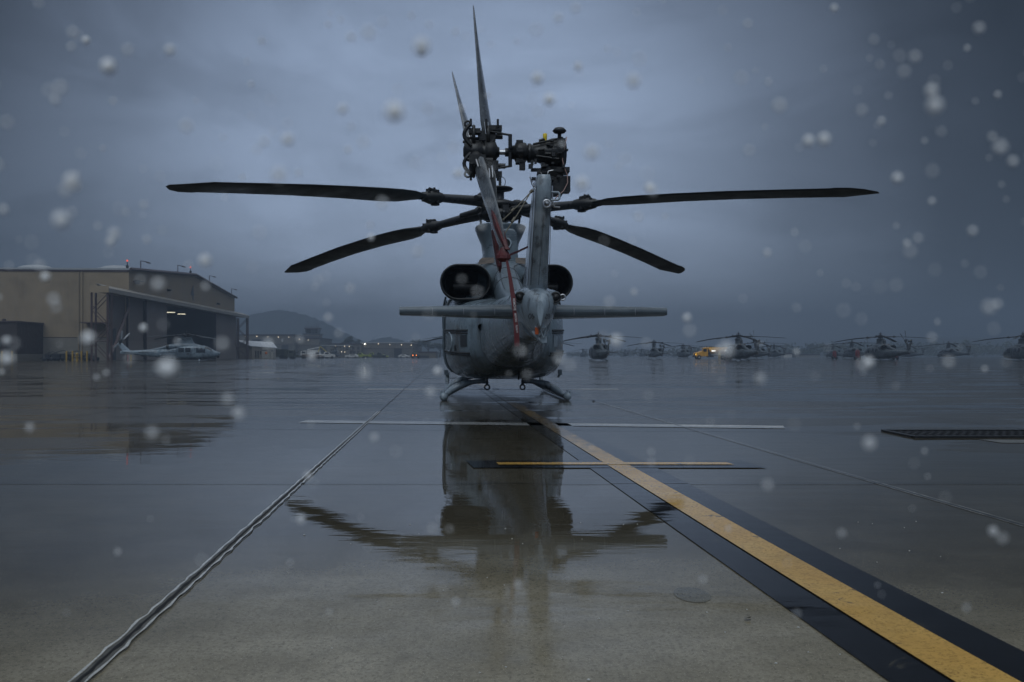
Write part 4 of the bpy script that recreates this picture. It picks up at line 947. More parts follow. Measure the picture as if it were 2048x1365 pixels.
b.rings(rs, smooth=False); b.build('cover_sleeve', RED, cv2)
rb = empty('warning_streamer'); rb.location = hero.location; rb.rotation_euler = hero.rotation_euler
tag(rb, 'long red remove before flight streamer hanging below the red blade cover', 'streamer')
b = MB(); P_ = [hw(1013, 517, 8.18), hw(1020, 555, 8.16), hw(1027, 600, 8.14), hw(1029, 622, 8.13), hw(1033, 660, 8.12), hw(1034, 694, 8.12)]
flatstrip(b, P_, [.022, .032, .045, .036, .046, .048], .006); b.build('ribbon', REDS, rb)
b = MB(); flatstrip(b, [hw(1034, 693, 8.12), hw(1034.5, 703, 8.12)], [.05, .048], .012); b.build('ribbon_end', BLACK, rb)
for word, py0, py1 in (('REMOVE', 597, 622), ('BEFORE', 626, 646), ('FLIGHT', 649, 668)):
    hgt = (py1 - py0) / K * 8.12; mid = hw(lerp(1027.5, 1033.5, ((py0 + py1) / 2 - 600) / 60), (py0 + py1) / 2, 8.12)
    t = text('streamer_text', word, hgt / 3.9 * 1.0, WTXT, rb, .0015); t.location = mid + Vector((0, -.0085, 0)); t.rotation_euler = (R(90), R(90 - 5), 0)
sr = MB(); flatstrip(sr, [hw(1020, 510, 8.3), hw(1035, 504, 8.7), hw(1056, 494, 9.4)], [.02, .02, .02], .03, (0, 0, 1)); o = sr.build('tie_strap', REDS); o.location = hero.location; o.rotation_euler = hero.rotation_euler
tag(o, 'red tie strap running from the blade cover to the tail fin', 'strap')
for i, (a, bb) in enumerate(((hw(1064, 382, 9.05), hw(1006, 440, 8.8)), (hw(1062, 384, 9.05), hw(1008, 470, 8.6)))):
    sr = MB(); mid = a.lerp(bb, .5) - Vector((0, 0, .01)); sr.tube([a, mid, bb], .006, 6); sr.sphere(a, .018, 8, 5); sr.sphere(bb, .012, 6, 4); sr.tube([a.lerp(bb, .62), a.lerp(bb, .72)], .014, 6)
    o = sr.build('khaki_cord', mat('khaki_cord', (.15, .135, .10), .7)); o.location = hero.location; o.rotation_euler = hero.rotation_euler
    tag(o, ['upper of the two khaki cords tying the tail rotor to the fin top', 'lower of the two khaki cords tying the tail rotor to the fin top'][i], 'cord')

def drops(parent, pts, seed, r0=.0016):
    b = MB(); rnd = random.Random(seed)
    for p in pts: b.sphere(p, r0 * (.6 + 1.2 * rnd.random() ** 2), 5, 3)
    return tag(b.build('water_drops', mat('water_bead', (.8, .86, .95), .15, spec=1.0), parent), kind='stuff')
rnd = random.Random(4); pts = []
for _ in range(1500):
    y = -4.2 - 2.6 * rnd.random(); a = R(200 + 140 * rnd.random()); w_, zb, zt, n = cr(BODY, y); c_, s_ = math.cos(a), math.sin(a)
    if math.sin(a * 3 + y * 2) + rnd.random() * 1.2 < .3: continue
    pts.append((w_ * math.copysign(abs(c_) ** (2 / n), c_) * 1.003, y, (zb + zt) / 2 + (zt - zb) / 2 * math.copysign(abs(s_) ** (2 / n), s_) * 1.004))
for _ in range(150):
    t_ = rnd.random(); s2 = rnd.choice((-1, 1)); pts.append((s2 * lerp(.2, 1.5, t_), -8.43, 1.325 + .062 * (1 - .4 * t_) * rnd.choice((-1, 1, 1)) + .004 * rnd.random()))
for _ in range(180): pts.append((rnd.uniform(-.09, .11), -8.92 - (z_ := rnd.random()) * .42, 1.6 + z_ * .9))
drops(hero, pts, 6)
# ------------------------------------------------------------------ other utility helicopters
def place(src, px, Y, rz, label, group=GH, z=0):
    o = copy_tree(src)
    for q in [x for x in COL.objects if x.parent == o and x.name.startswith('water_drops')]: bpy.data.objects.remove(q)
    o.location = (WX(px, Y), Y, z); o.rotation_euler = (0, 0, rz); tag(o, label, 'helicopter', group); return o
place(hero, 373, 130, R(-78), 'pale grey utility helicopter parked side on before the open hangar door')
place(hero, 913, 137, YAW, 'grey helicopter hidden behind the big one, only rotor blades showing on its left')
place(hero, 1197, 135, YAW, 'nearest grey helicopter just right of the big one, seen from behind')
place(hero, 1477, 137, YAW, 'grey helicopter standing in front of the yellow fuel truck tail')
place(hero, 1761, 139, YAW, 'grey helicopter in three quarter view between red extinguisher cart and the right edge')
place(hero, 2046, 137, YAW, 'grey helicopter cut off by the right edge, nose and windshield showing')
place(hero, 1366, 262, YAW, 'small far grey helicopter directly left of the yellow fuel truck')
place(hero, 1196 - 30, 430, YAW, 'tiny hazy far helicopter seen left of the nearest parked one')
# rows beyond the flash: missing light painted in by darker copies of each paint
DARK = {PAINT.name: mat('unflashed_grey_paint', (.062, .076, .088), .42, var=.3, vscale=2.5, bump=.2, bscale=60), PAINTL.name: mat('unflashed_light_grey_paint', (.10, .118, .13), .38, var=.35, vscale=4),
        STAIN.name: mat('unflashed_stained_paint', (.075, .092, .105), .42, var=.5, vscale=2.6), TBLADE.name: mat('unflashed_blade_paint', (.09, .10, .11), .35)}
def darken(o):
    for ch in [x for x in COL.objects if x.parent == o]:
        sl_ = ch.material_slots[0] if ch.material_slots else None
        if sl_ and sl_.material and sl_.material.name in DARK: mm = DARK[sl_.material.name]; sl_.link = 'OBJECT'; sl_.material = mm
        darken(ch)
for o in [x for x in COL.objects if x.name.startswith('utility_helicopter') and x != hero and x.get('label', '').find('hangar') < 0]: darken(o)
# ------------------------------------------------------------------ narrow attack helicopters
def make_attack():
    root = empty('attack_helicopter')
    B2 = [(-8.9, .08, 1.1, 1.3, 2.0), (-7.5, .2, 1.0, 1.6, 2.2), (-5.5, .28, .85, 1.75, 2.3), (-3.5, .40, .7, 1.9, 2.5), (-2, .48, .55, 2.0, 2.8), (0, .50, .5, 2.05, 3), (1.5, .50, .5, 2.0, 3), (3, .46, .55, 1.65, 2.6), (4.4, .38, .65, 1.35, 2.3), (5.2, .2, .8, 1.2, 2)]
    body = loft_y(B2, -8.6, 5.2, .2, 32).build('fuselage', STAIN, root)
    CW = [(-4.6, .18, 1.6, 1.8, 2.2), (-3.2, .32, 1.6, 2.2, 2.2), (-2.2, .5, 1.7, 2.5, 2.3), (-1.2, .72, 1.7, 2.68, 2.5), (.6, .66, 1.7, 2.6, 2.4), (1.6, .4, 1.7, 2.3, 2.2)]
    loft_y(CW, -4.6, 1.6, .2, 28).build('engine_cowling', PAINT, root); exhausts(root, .66)
    rs = []
    for z, w_, yf, yb in ((2.5, .38, 1.05, -.9), (2.95, .33, .9, -.75), (3.3, .42, .8, -.78), (3.46, .47, .7, -.8)):
        rs.append([(w_ * math.cos(a), (yf + yb) / 2 + (yf - yb) / 2 * math.sin(a), z) for a in [2 * math.pi * k / 24 for k in range(24)]])
    MB().rings(rs).build('rotor_pylon', PAINT, root)
    CP = [(1.0, .34, 1.6, 2.35, 2.4), (1.8, .40, 1.5, 2.42, 2.4), (2.8, .40, 1.35, 2.2, 2.3), (3.6, .36, 1.2, 1.95, 2.2), (4.4, .22, 1.1, 1.5, 2.0)]
    cp = loft_y(CP, 1.0, 4.4, .2, 24).build('canopy', GLASS, root)
    b = MB()
    for y in (1.6, 2.6, 3.6):
        w_, zb, zt, n = cr(CP, y); b.tube([(x, y, z) for x, z in sell(w_ + .01, zb, zt + .01, n, 20)[:11]], .03, 5)
    b.build('canopy_frame', PAINT, cp)
    main_rotor(root); tail_rotor(root); fin(root); elevator(root); landing_gear(root, 1.02, -2.1, 2.2, .55)
    for s in (-1, 1):
        b = MB(); b.rings([[(s * .45, .9, 1.3), (s * .45, -.4, 1.3), (s * .45, -.4, 1.12), (s * .45, .9, 1.08)], [(s * 2.1, .6, 1.22), (s * 2.1, -.4, 1.22), (s * 2.1, -.4, 1.12), (s * 2.1, .6, 1.10)]], smooth=False); wg = b.build('stub_wing', PAINT, root)
        for x in (1.1, 1.75):
            b = MB(); b.cbox((s * x, .1, 1.05), (.08, .6, .2)); b.lathe((s * x, .1, .86), [(.06, -.85), (.13, -.75), (.13, .75), (.05, .95)], 'Y', 12); b.build('store_pod', DMETAL, wg)
        b = MB(); b.tube([(s * 2.1, -.7, 1.2), (s * 2.1, 1.3, 1.2)], .05, 8); b.build('wingtip_rail', DMETAL, wg)
        b = MB(); b.rings([[(s * .42, 1.2, .7), (s * .42, -1.6, .7), (s * .42, -1.6, 1.3), (s * .42, 1.2, 1.3)], [(s * .72, 1.0, .8), (s * .72, -1.3, .8), (s * .70, -1.3, 1.25), (s * .70, 1.0, 1.25)]], smooth=False); b.build('side_fairing', PAINTD, body)
    b = MB(); b.sphere((0, 4.9, .95), .26, 12, 8); b.lathe((0, 4.3, .6), [(.2, -.1), (.2, .1)], 'Z', 12); b.tube([(0, 4.3, .5), (0, 5.4, .42)], .05, 8); b.build('nose_turret', BLACK, root)
    return root
GA = 'narrow attack helicopters parked in the far rows'
at = make_attack(); darken(at); at.location = (WX(1308, 200), 200, 0); at.rotation_euler = (0, 0, YAW); tag(at, 'narrow attack helicopter with stub wings left of the small one beside the fuel truck', 'helicopter', GA)
place(at, 1110, 203, YAW, 'attack helicopter mostly hidden behind the right side of the big one', GA)
place(at, 1512, 203, YAW, 'attack helicopter half hidden just behind the one by the fuel truck', GA)
place(at, 1704, 203, YAW, 'attack helicopter standing left of the red extinguisher cart', GA)
place(at, 1897, 220, YAW, 'lone dark attack helicopter between the three quarter one and the right edge', GA)
place(at, 1548, 268, YAW, 'farthest attack helicopter in the cluster right of the fuel truck', GA)
place(at, 1666, 275, YAW, 'far attack helicopter at the left end of the right hand cluster', GA)
place(at, 1818, 285, YAW, 'far attack helicopter whose tail shows right of the three quarter one', GA)
place(at, 1250, 470, YAW, 'tiny hazy helicopter on the horizon right of the nearest parked one', GA)
place(at, 1283, 440, YAW, 'tiny hazy helicopter on the horizon just left of the stub winged one', GA)
place(at, 672, 300, R(200), 'small dark helicopter parked under the lit shelter near the white trucks', GA)

# ------------------------------------------------------------------ yellow fuel truck
FY = mat('truck_yellow', (.62, .30, .008), .35, var=.15, vscale=2, coat=.3)
RETRO = mat('reflective_strip', (1, 1, 1), .3, emit=(1, .98, .9), est=.9)  # emission stands in for flash light thrown back by the strips
HLAMP = mat('marker_lamp', (1, .6, .05), .3, emit=(1, .55, .05), est=1.6)
def wheel(parent, x, y, r=.45, w_=.28, hub=None):
    b = MB(); b.lathe((x, y, r), [(r * .5, -w_ / 2), (r * .9, -w_ / 2), (r, -w_ * .35), (r, w_ * .35), (r * .9, w_ / 2), (r * .5, w_ / 2)], 'Y', 20); o = b.build('wheel', BLACK, parent)
    b = MB(); b.lathe((x, y, r), [(r * .1, -w_ / 2 - .02), (r * .35, -w_ / 2 - .02), (r * .55, -w_ / 2 + .06), (r * .55, w_ / 2 - .06), (r * .35, w_ / 2 + .02), (r * .1, w_ / 2 + .02)], 'Y', 16); b.build('rim', hub or mat('pale_rim', (.45, .45, .44), .4), o)
ft = empty('fuel_truck', (WX(1425, 200), 200, 0), R(180 + 4)); tag(ft, 'bright yellow fuel tanker truck parked behind the grey helicopters', 'truck')
b = MB()
rs = []
for x, z0, z1, w_ in ((4.15, .75, 1.35, .85), (4.05, .7, 1.55, .98), (3.1, .7, 1.72, 1.05), (2.75, .7, 1.85, 1.1), (2.45, .7, 2.62, 1.12), (1.45, .7, 2.72, 1.12), (1.35, .7, 2.70, 1.10)):
    rs.append([(x, -w_, z0), (x, w_, z0), (x, w_ * .97, z1 - .1), (x, w_ * .85, z1), (x, -w_ * .85, z1), (x, -w_ * .97, z1 - .1)])
b.rings(rs, smooth=False); cab = b.build('cab', FY, ft, .03)
for s in (-1, 1):
    b = MB(); b.box((1.65, s * 1.125 - .005, 1.75), (2.35, s * 1.125 + .005, 2.4)); b.build('side_window', GLASS, cab)
    b = MB(); b.tube([(2.5, s * 1.2, 1.9), (2.5, s * 1.35, 2.0)], .02, 5); b.cbox((2.5, s * 1.36, 2.05), (.08, .2, .45)); b.build('mirror', BLACK, cab)
    b = MB(); b.cbox((4.08, s * .82, 1.12), (.12, .3, .28)); b.build('headlight', HLAMP if s > 0 else HLAMP, cab)
b = MB(); b.add([(2.72, -.95, 1.93), (2.72, .95, 1.93), (2.50, .95, 2.52), (2.50, -.95, 2.52), (2.70, -.95, 1.93), (2.70, .95, 1.93), (2.48, .95, 2.52), (2.48, -.95, 2.52)], [(0, 1, 2, 3), (4, 5, 6, 7)]); b.build('windshield', GLASS, cab)
b = MB(); b.box((4.16, -.6, .85), (4.2, .6, 1.35)); b.box((4.12, -1.1, .5), (4.35, 1.1, .74)); b.build('grille_bumper', BLACK, cab)
b = MB(); b.box((-4.6, -.45, .75), (4.0, .45, .95)); b.box((.0, -1.0, .5), (1.2, 1.0, .9)); b.cbox((1.0, .9, 1.6), (.5, .4, 1.2)); b.box((-4.4, -1.1, .55), (-3.2, 1.1, 1.3)); b.build('chassis', BLACK, ft)
b = MB(); rs = []
for x, k in ((1.1, .82), (1.05, .95), (.9, 1), (-4.3, 1), (-4.45, .95), (-4.5, .82)): rs.append([(x, 1.18 * k * math.cos(a), 1.95 + .83 * k * math.sin(a)) for a in [2 * math.pi * i / 28 for i in range(28)]])
b.rings(rs); tk = b.build('tank', FY, ft)
b = MB(); b.box((-4.2, -.5, 2.76), (.8, .5, 2.80)); b.lathe((.2, 0, 2.8), [(.25, 0), (.25, .12)], 'Z', 12); b.lathe((-2.6, 0, 2.8), [(.25, 0), (.25, .12)], 'Z', 12); b.build('tank_walkway', BLACK, tk)
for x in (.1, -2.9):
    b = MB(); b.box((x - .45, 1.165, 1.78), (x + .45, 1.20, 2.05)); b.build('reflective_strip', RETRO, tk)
b = MB(); b.lathe((1.25, -.2, 2.72), [(.1, 0), (.12, .05), (.12, .3), (.05, .35)], 'Z', 10); b.build('exhaust_stack', RUST, ft)
for x in (3.35, -2.6, -3.6):
    for s in (-1, 1): wheel(ft, x, s * .95, .46, .34)
for s in (-1, 1):
    b = MB(); b.tube([(3.35 + .6 * math.cos(a), s * 1.08, .5 + .62 * math.sin(a)) for a in [math.pi * i / 10 for i in range(11)]], .07, 6); b.build('wheel_arch', FY, cab)
# ground crew in yellow rain gear
def skin_person(name, loc, rz, label, col, pose):
    joints, edges, rad = pose; me = bpy.data.meshes.new(name); me.from_pydata(joints, edges, []); o = bpy.data.objects.new(name, me); COL.objects.link(o)
    sk = o.modifiers.new('skin', 'SKIN'); 
    for i, r_ in enumerate(rad): me.skin_vertices[0].data[i].radius = (r_, r_) if not isinstance(r_, tuple) else r_
    me.skin_vertices[0].data[0].use_root = True
    sb = o.modifiers.new('sub', 'SUBSURF'); sb.levels = 2; sb.render_levels = 2
    dg = bpy.context.evaluated_depsgraph_get(); m2 = bpy.data.meshes.new_from_object(o.evaluated_get(dg)); bpy.data.objects.remove(o)
    for p in m2.polygons: p.use_smooth = True
    o = bpy.data.objects.new(name, m2); COL.objects.link(o); m2.materials.append(col); o.location = loc; o.rotation_euler = (0, 0, rz); return tag(o, label, 'person')
J = [(0, 0, .95), (0, 0, 1.15), (0, .01, 1.38), (0, 0, 1.50), (0, .03, 1.60), (0, .02, 1.72), (-.1, 0, .9), (-.12, .02, .5), (-.13, -.03, .1), (-.13, .12, .05), (.1, 0, .9), (.13, .06, .5), (.15, .0, .1), (.15, .15, .05),
     (-.2, 0, 1.40), (-.27, -.02, 1.14), (-.24, .12, .92), (-.23, .16, .84), (.2, 0, 1.40), (.28, .04, 1.14), (.24, .22, .98), (.22, .28, .92)]
E_ = [(0, 1), (1, 2), (2, 3), (3, 4), (4, 5), (0, 6), (6, 7), (7, 8), (8, 9), (0, 10), (10, 11), (11, 12), (12, 13), (2, 14), (14, 15), (15, 16), (16, 17), (2, 18), (18, 19), (19, 20), (20, 21)]
RA = [.17, .165, .17, .07, .10, .10, .11, .085, .065, .05, .11, .085, .065, .05, .085, .07, .055, .045, .085, .07, .055, .045]
pp = skin_person('person', (WX(1439, 192), 192, 0), R(150), 'person in yellow hooded rain suit standing by the fuel truck', mat('yellow_rainwear', (.55, .36, .03), .45, var=.2, vscale=6), (J, E_, RA))
b = MB(); b.sphere((0, .075, 1.655), .075, 10, 7, (.9, .5, 1.15)); b.sphere((0, .12, 1.65), .018, 6, 4); b.build('face', mat('skin_tone', (.35, .22, .15), .6), pp)
b = MB(); b.box((-.19, -.19, 1.02), (.19, .19, 1.06)); b.build('reflective_belt', mat('grey_reflective', (.5, .5, .5), .4), pp)

# ------------------------------------------------------------------ red extinguisher carts
def ext(px, Y, label):
    t = empty('extinguisher_cart', (WX(px, Y), Y, 0), R(20)); tag(t, label, 'fire cart', 'red wheeled fire extinguishers on the flight line')
    b = MB(); b.lathe((0, 0, .35), [(.1, 0), (.38, .1), (.40, .25), (.40, 1.25), (.32, 1.42), (.1, 1.5), (.06, 1.62)], 'Z', 16); b.build('tank', mat('fire_red', (.14, .012, .012), .4, var=.2), t)
    b = MB(); b.bar((-.35, -.4, .4), (-.35, -.4, 1.9), .06); b.bar((.35, -.4, .4), (.35, -.4, 1.9), .06); b.bar((-.35, -.4, 1.85), (.35, -.4, 1.85), .06); b.bar((-.5, 0, .38), (.5, 0, .38), .08); b.tube([(0, .42, 1.3), (.25, .45, 1.0), (0, .47, .75), (-.2, .45, 1.0), (0, .42, 1.25)], .04, 6); b.build('frame', BLACK, t)
    for s in (-1, 1):
        b = MB(); b.lathe((s * .5, 0, .38), [(.2, -.06), (.38, -.06), (.38, .06), (.2, .06)], 'X', 16); b.build('wheel', BLACK, t)
ext(1715, 160, 'red wheeled extinguisher standing left of the three quarter view helicopter')
ext(1669, 190, 'red wheeled extinguisher at the left end of the right hand cluster')
ext(1455, 165, 'red wheeled extinguisher under the nose side of the helicopter by the fuel truck')
ext(1791, 175, 'small red extinguisher partly behind the right skid of the three quarter view helicopter')

# ------------------------------------------------------------------ middle distance, left
TANB = mat('tan_block_building', (.15, .135, .11), .8, var=.15, vscale=.3)
TAND = mat('grey_tan_door', (.12, .115, .10), .7, var=.2, vscale=.4)
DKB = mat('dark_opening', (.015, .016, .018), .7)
def bldg(px0, px1, Y, top, name, label, cat, depth=30, m=TANB, roof=None, openings=(), lamps=(), band=None, upper=None):
    x0, x1, h = WX(px0, Y), WX(px1, Y), WZ(top, Y)
    t = empty(name, ((x0 + x1) / 2, Y, 0)); tag(t, label, cat); w_ = (x1 - x0) / 2
    b = MB(); b.box((-w_, 0, 0), (w_, depth, h)); b.build('wall', m, t)
    b = MB(); b.box((-w_ - .3, -.3, h), (w_ + .3, depth + .3, h + .45)); b.build('roof', roof or TRIM, t)
    if band: b = MB(); b.box((-w_ - .1, -.12, h * band), (w_ + .1, -.01, h * band + .25)); b.build('door_rail', TRIM, t)
    for a, c, z0, z1, mm, nm in openings:
        b = MB(); b.box((WX(a, Y) - (x0 + x1) / 2, -.10, z0), (WX(c, Y) - (x0 + x1) / 2, -.02, z1)); b.build(nm, mm, t)
    for a, z, mm in lamps:
        b = MB(); b.sphere((WX(a, Y) - (x0 + x1) / 2, -.5, z), .21, 8, 6); b.cbox((WX(a, Y) - (x0 + x1) / 2, -.2, z + .15), (.2, .4, .2)); b.build('wall_lamp', mm, t)
    return t
WL = mat('warm_wall_lamp', (1, 1, 1), .3, emit=(1, .80, .50), est=.9); WD = mat('dim_wall_lamp', (1, 1, 1), .3, emit=(1, .82, .55), est=.5)
WB = mat('bright_wall_lamp', (1, 1, 1), .3, emit=(1, .97, .85), est=7)
Y = 430
bldg(440, 588, Y, 671, 'far_hangar', 'long tan hangar with lamps along its roofline, left of the control tower', 'hangar', 40, band=.58,
     openings=[(540, 560, 0, 6.0, TAND, 'hangar_door'), (563, 577, 0, 6.0, DKB, 'hangar_door'), (578, 590, 0, 6.0, TAND, 'hangar_door'), (504, 541, 7.6, 8.9, DKB, 'window_band')],
     lamps=[(491, 10.2, WD), (514, 10.2, WL), (536, 10.0, WD), (557, 9.9, WL), (578, 9.8, WD)])
t = text('hangar_letter', 'E', 2.0, WTXT, None, .05); t.location = (WX(565, Y), Y - .15, 8.3); t.rotation_euler = (R(90), 0, 0); tag(t, 'pale letter on the tan hangar wall left of the control tower', 'sign')
t.parent = [o for o in COL.objects if o.name.startswith('far_hangar')][0]; t.location = (WX(565, Y) - WX(514, Y), -.15, 8.3); del t['label']; del t['category']
bldg(588.6, 639, Y + 6, 678, 'low_hangar', 'lower tan hangar in front of the control tower', 'hangar', 30, band=.62, openings=[(606, 638, 0, 5.0, TAND, 'hangar_door')], lamps=[(599, 9.0, WL), (617, 8.6, WD)])
# control tower
ct = empty('control_tower', (WX(625, 445), 444, 0)); tag(ct, 'airfield control tower with dark glass cab on a tan shaft', 'tower')
b = MB(); b.box((-3.9, -.9, 0), (3.9, 6, 11.5)); b.build('shaft', mat('tan_tower', (.22, .19, .15), .8, var=.1), ct)
b = MB(); b.box((-4.4, -1.4, 11.5), (4.4, 6.5, 12.0)); b.box((-4.2, -1.3, 10.0), (4.2, -.92, 10.6)); b.build('balcony', PAINTD, ct)
b = MB(); b.rings([[(-2.9, -.4, 12), (2.9, -.4, 12), (2.9, 5, 12), (-2.9, 5, 12)], [(-3.3, -.8, 14.2), (3.3, -.8, 14.2), (3.3, 5.4, 14.2), (-3.3, 5.4, 14.2)]], smooth=False); gc = b.build('glass_cab', GLASS, ct)
b = MB()
for k in range(5): b.bar((-2.9 + 1.45 * k, -.44, 12), (-3.3 + 1.65 * k, -.84, 14.2), .14)
b.build('mullions', TRIM, gc)
b = MB(); b.box((-3.6, -1.1, 14.2), (3.6, 5.7, 14.9)); b.build('roof', TRIM, ct)
b = MB()
for x in (-3.2, -2.2, -.6, .8, 2.0, 3.1): b.bar((x, 1, 14.8), (x, 1, 16.2 + abs(math.sin(x * 5)) * 2.2), .07)
b.bar((-3.4, -.9, 15.5), (3.4, -.9, 15.5), .05); b.build('antenna_rack', BLACK, ct)
b = MB()
for x in (-4.3, -2.9, -1.4, 0, 1.4, 2.9, 4.3): b.bar((x, -1.4, 12), (x, -1.4, 13), .05)
b.bar((-4.3, -1.4, 13), (4.3, -1.4, 13), .05); b.build('railing', BLACK, ct)
Y = 400
bldg(655, 722, Y, 689, 'office_block', 'tan flat roofed block between the shelter and the far right hangar', 'building', 20, openings=[(706, 711, .2, 3.0, DKB, 'window'), (714, 719, .2, 3.0, DKB, 'window'), (700, 704, .2, 3.0, DKB, 'window'), (692, 697, 3.6, 4.8, DKB, 'window'), (704, 709, 3.6, 4.8, DKB, 'window'), (714, 719, 3.6, 4.8, DKB, 'window')])
bldg(722.5, 826, Y + 4, 687, 'far_hangar', 'wide tan hangar with dark open door bay left of the big helicopter', 'hangar', 40, roof=ROOFM, band=.62,
     openings=[(750, 763, 0, 4.1, TAND, 'hangar_door'), (764, 776, 0, 4.1, TAND, 'hangar_door'), (777, 787, 0, 4.1, TAND, 'hangar_door'), (788, 804, 0, 4.1, DKB, 'door_bay'), (805, 818, 0, 4.1, TAND, 'hangar_door')],
     lamps=[(730, 6.2, WB), (757, 6.2, WL), (780, 5.9, WD), (803, 5.8, WL), (823, 5.6, WL)])
bldg(836, 872, 330, 706, 'tan_shed', 'low tan shed with dark band behind the tail lamps', 'shed', 8, openings=[(838, 858, .1, .9, DKB, 'opening')])
# shelter with lights
sh = empty('shelter', (WX(672, 340), 340, 0)); tag(sh, 'open flat roofed shelter with small lamps near the white trucks', 'shelter')
b = MB(); b.box((-6, 0, 4.7), (5.6, 6, 4.95)); b.build('roof', ROOFM, sh)
b = MB()
for x in (-5.8, -2, 1.8, 5.4): b.bar((x, .1, 0), (x, .1, 4.7), .14); b.bar((x, 5.8, 0), (x, 5.8, 4.7), .14)
b.build('posts', BLACK, sh)
for x, z in ((-.2, 4.5), (3.3, 4.5), (5.2, 4.4), (2.2, 2.3), (3.4, 2.3)):
    b = MB(); b.sphere((x, -.2, z), .17, 8, 6); b.build('lamp', WL, sh)
# white roofed hut and white container
ht = empty('gabled_hut', (WX(510, 232), 232, 0)); tag(ht, 'small hut with pale sloping metal roof right of the large hangar', 'hut')
w_ = WX(510 + 34, 232) - WX(510, 232)
b = MB(); b.add([(-w_, 0, 0), (-w_ + 4.3, -2, 0), (-w_ + 4.3, -2, 3.2), (-w_ + .2, 0, 4.6), (w_, 4, 0), (w_, 4, 2.8), (-w_, 9, 0), (-w_, 9, 4.6)], [(0, 1, 2, 3), (1, 4, 5, 2), (0, 3, 7, 6), (4, 6, 7, 5)]); b.build('wall', mat('hut_wall', (.24, .21, .17), .7, var=.1), ht)
b = MB(); b.add([(-w_ - .2, -.6, 4.75), (-w_ + 4.0, -2.6, 3.3), (w_ + .4, 3.6, 2.8), (w_ - 2, 8, 4.4), (-w_ - .2, -.6, 4.9), (-w_ + 4.0, -2.6, 3.45), (w_ + .4, 3.6, 2.95), (w_ - 2, 8, 4.55)], [(0, 1, 2, 3), (7, 6, 5, 4), (0, 1, 5, 4), (1, 2, 6, 5), (2, 3, 7, 6), (3, 0, 4, 7)]); b.build('roof', mat('white_roof', (.55, .57, .60), .4), ht)
for x in (.25, .42, .6):
    b = MB(); p = Vector((-w_ + 4.3, -2, 0)).lerp(Vector((w_, 4, 0)), x * .55); b.cbox(p + Vector((0, -.06, 1.2 if x < .5 else 1.6)), (.55, .06, 1.9 if x < .5 else .8)); b.build('door' if x < .5 else 'window', DKB, ht)
cn = empty('storage_container', (WX(535, 226), 226, 0)); tag(cn, 'white storage container with round orange sign beside the hut', 'container')
b = MB(); b.box((-1.4, 0, .1), (1.4, 2.6, 2.75)); b.build('body', mat('container_white', (.42, .41, .38), .6, var=.15, wave=('X', 3)), cn, .03)
b = MB(); b.lathe((-.35, -.03, 1.5), [(.01, -.01), (.36, -.01), (.36, .01), (.01, .01)], 'Y', 20); b.build('round_sign', mat('orange_sign', (.6, .16, .02), .5), cn)
b = MB(); b.box((-1.35, -.03, 2.1), (-.2, -.005, 2.35)); b.box((1.0, -.03, 1.9), (1.3, -.005, 2.3)); b.build('notice', PAINTD, cn)
b = MB()
for x in (.5, .8): b.bar((x, -.05, .2), (x, -.05, 2.6), .05)
b.build('lock_bars', PAINTD, cn)
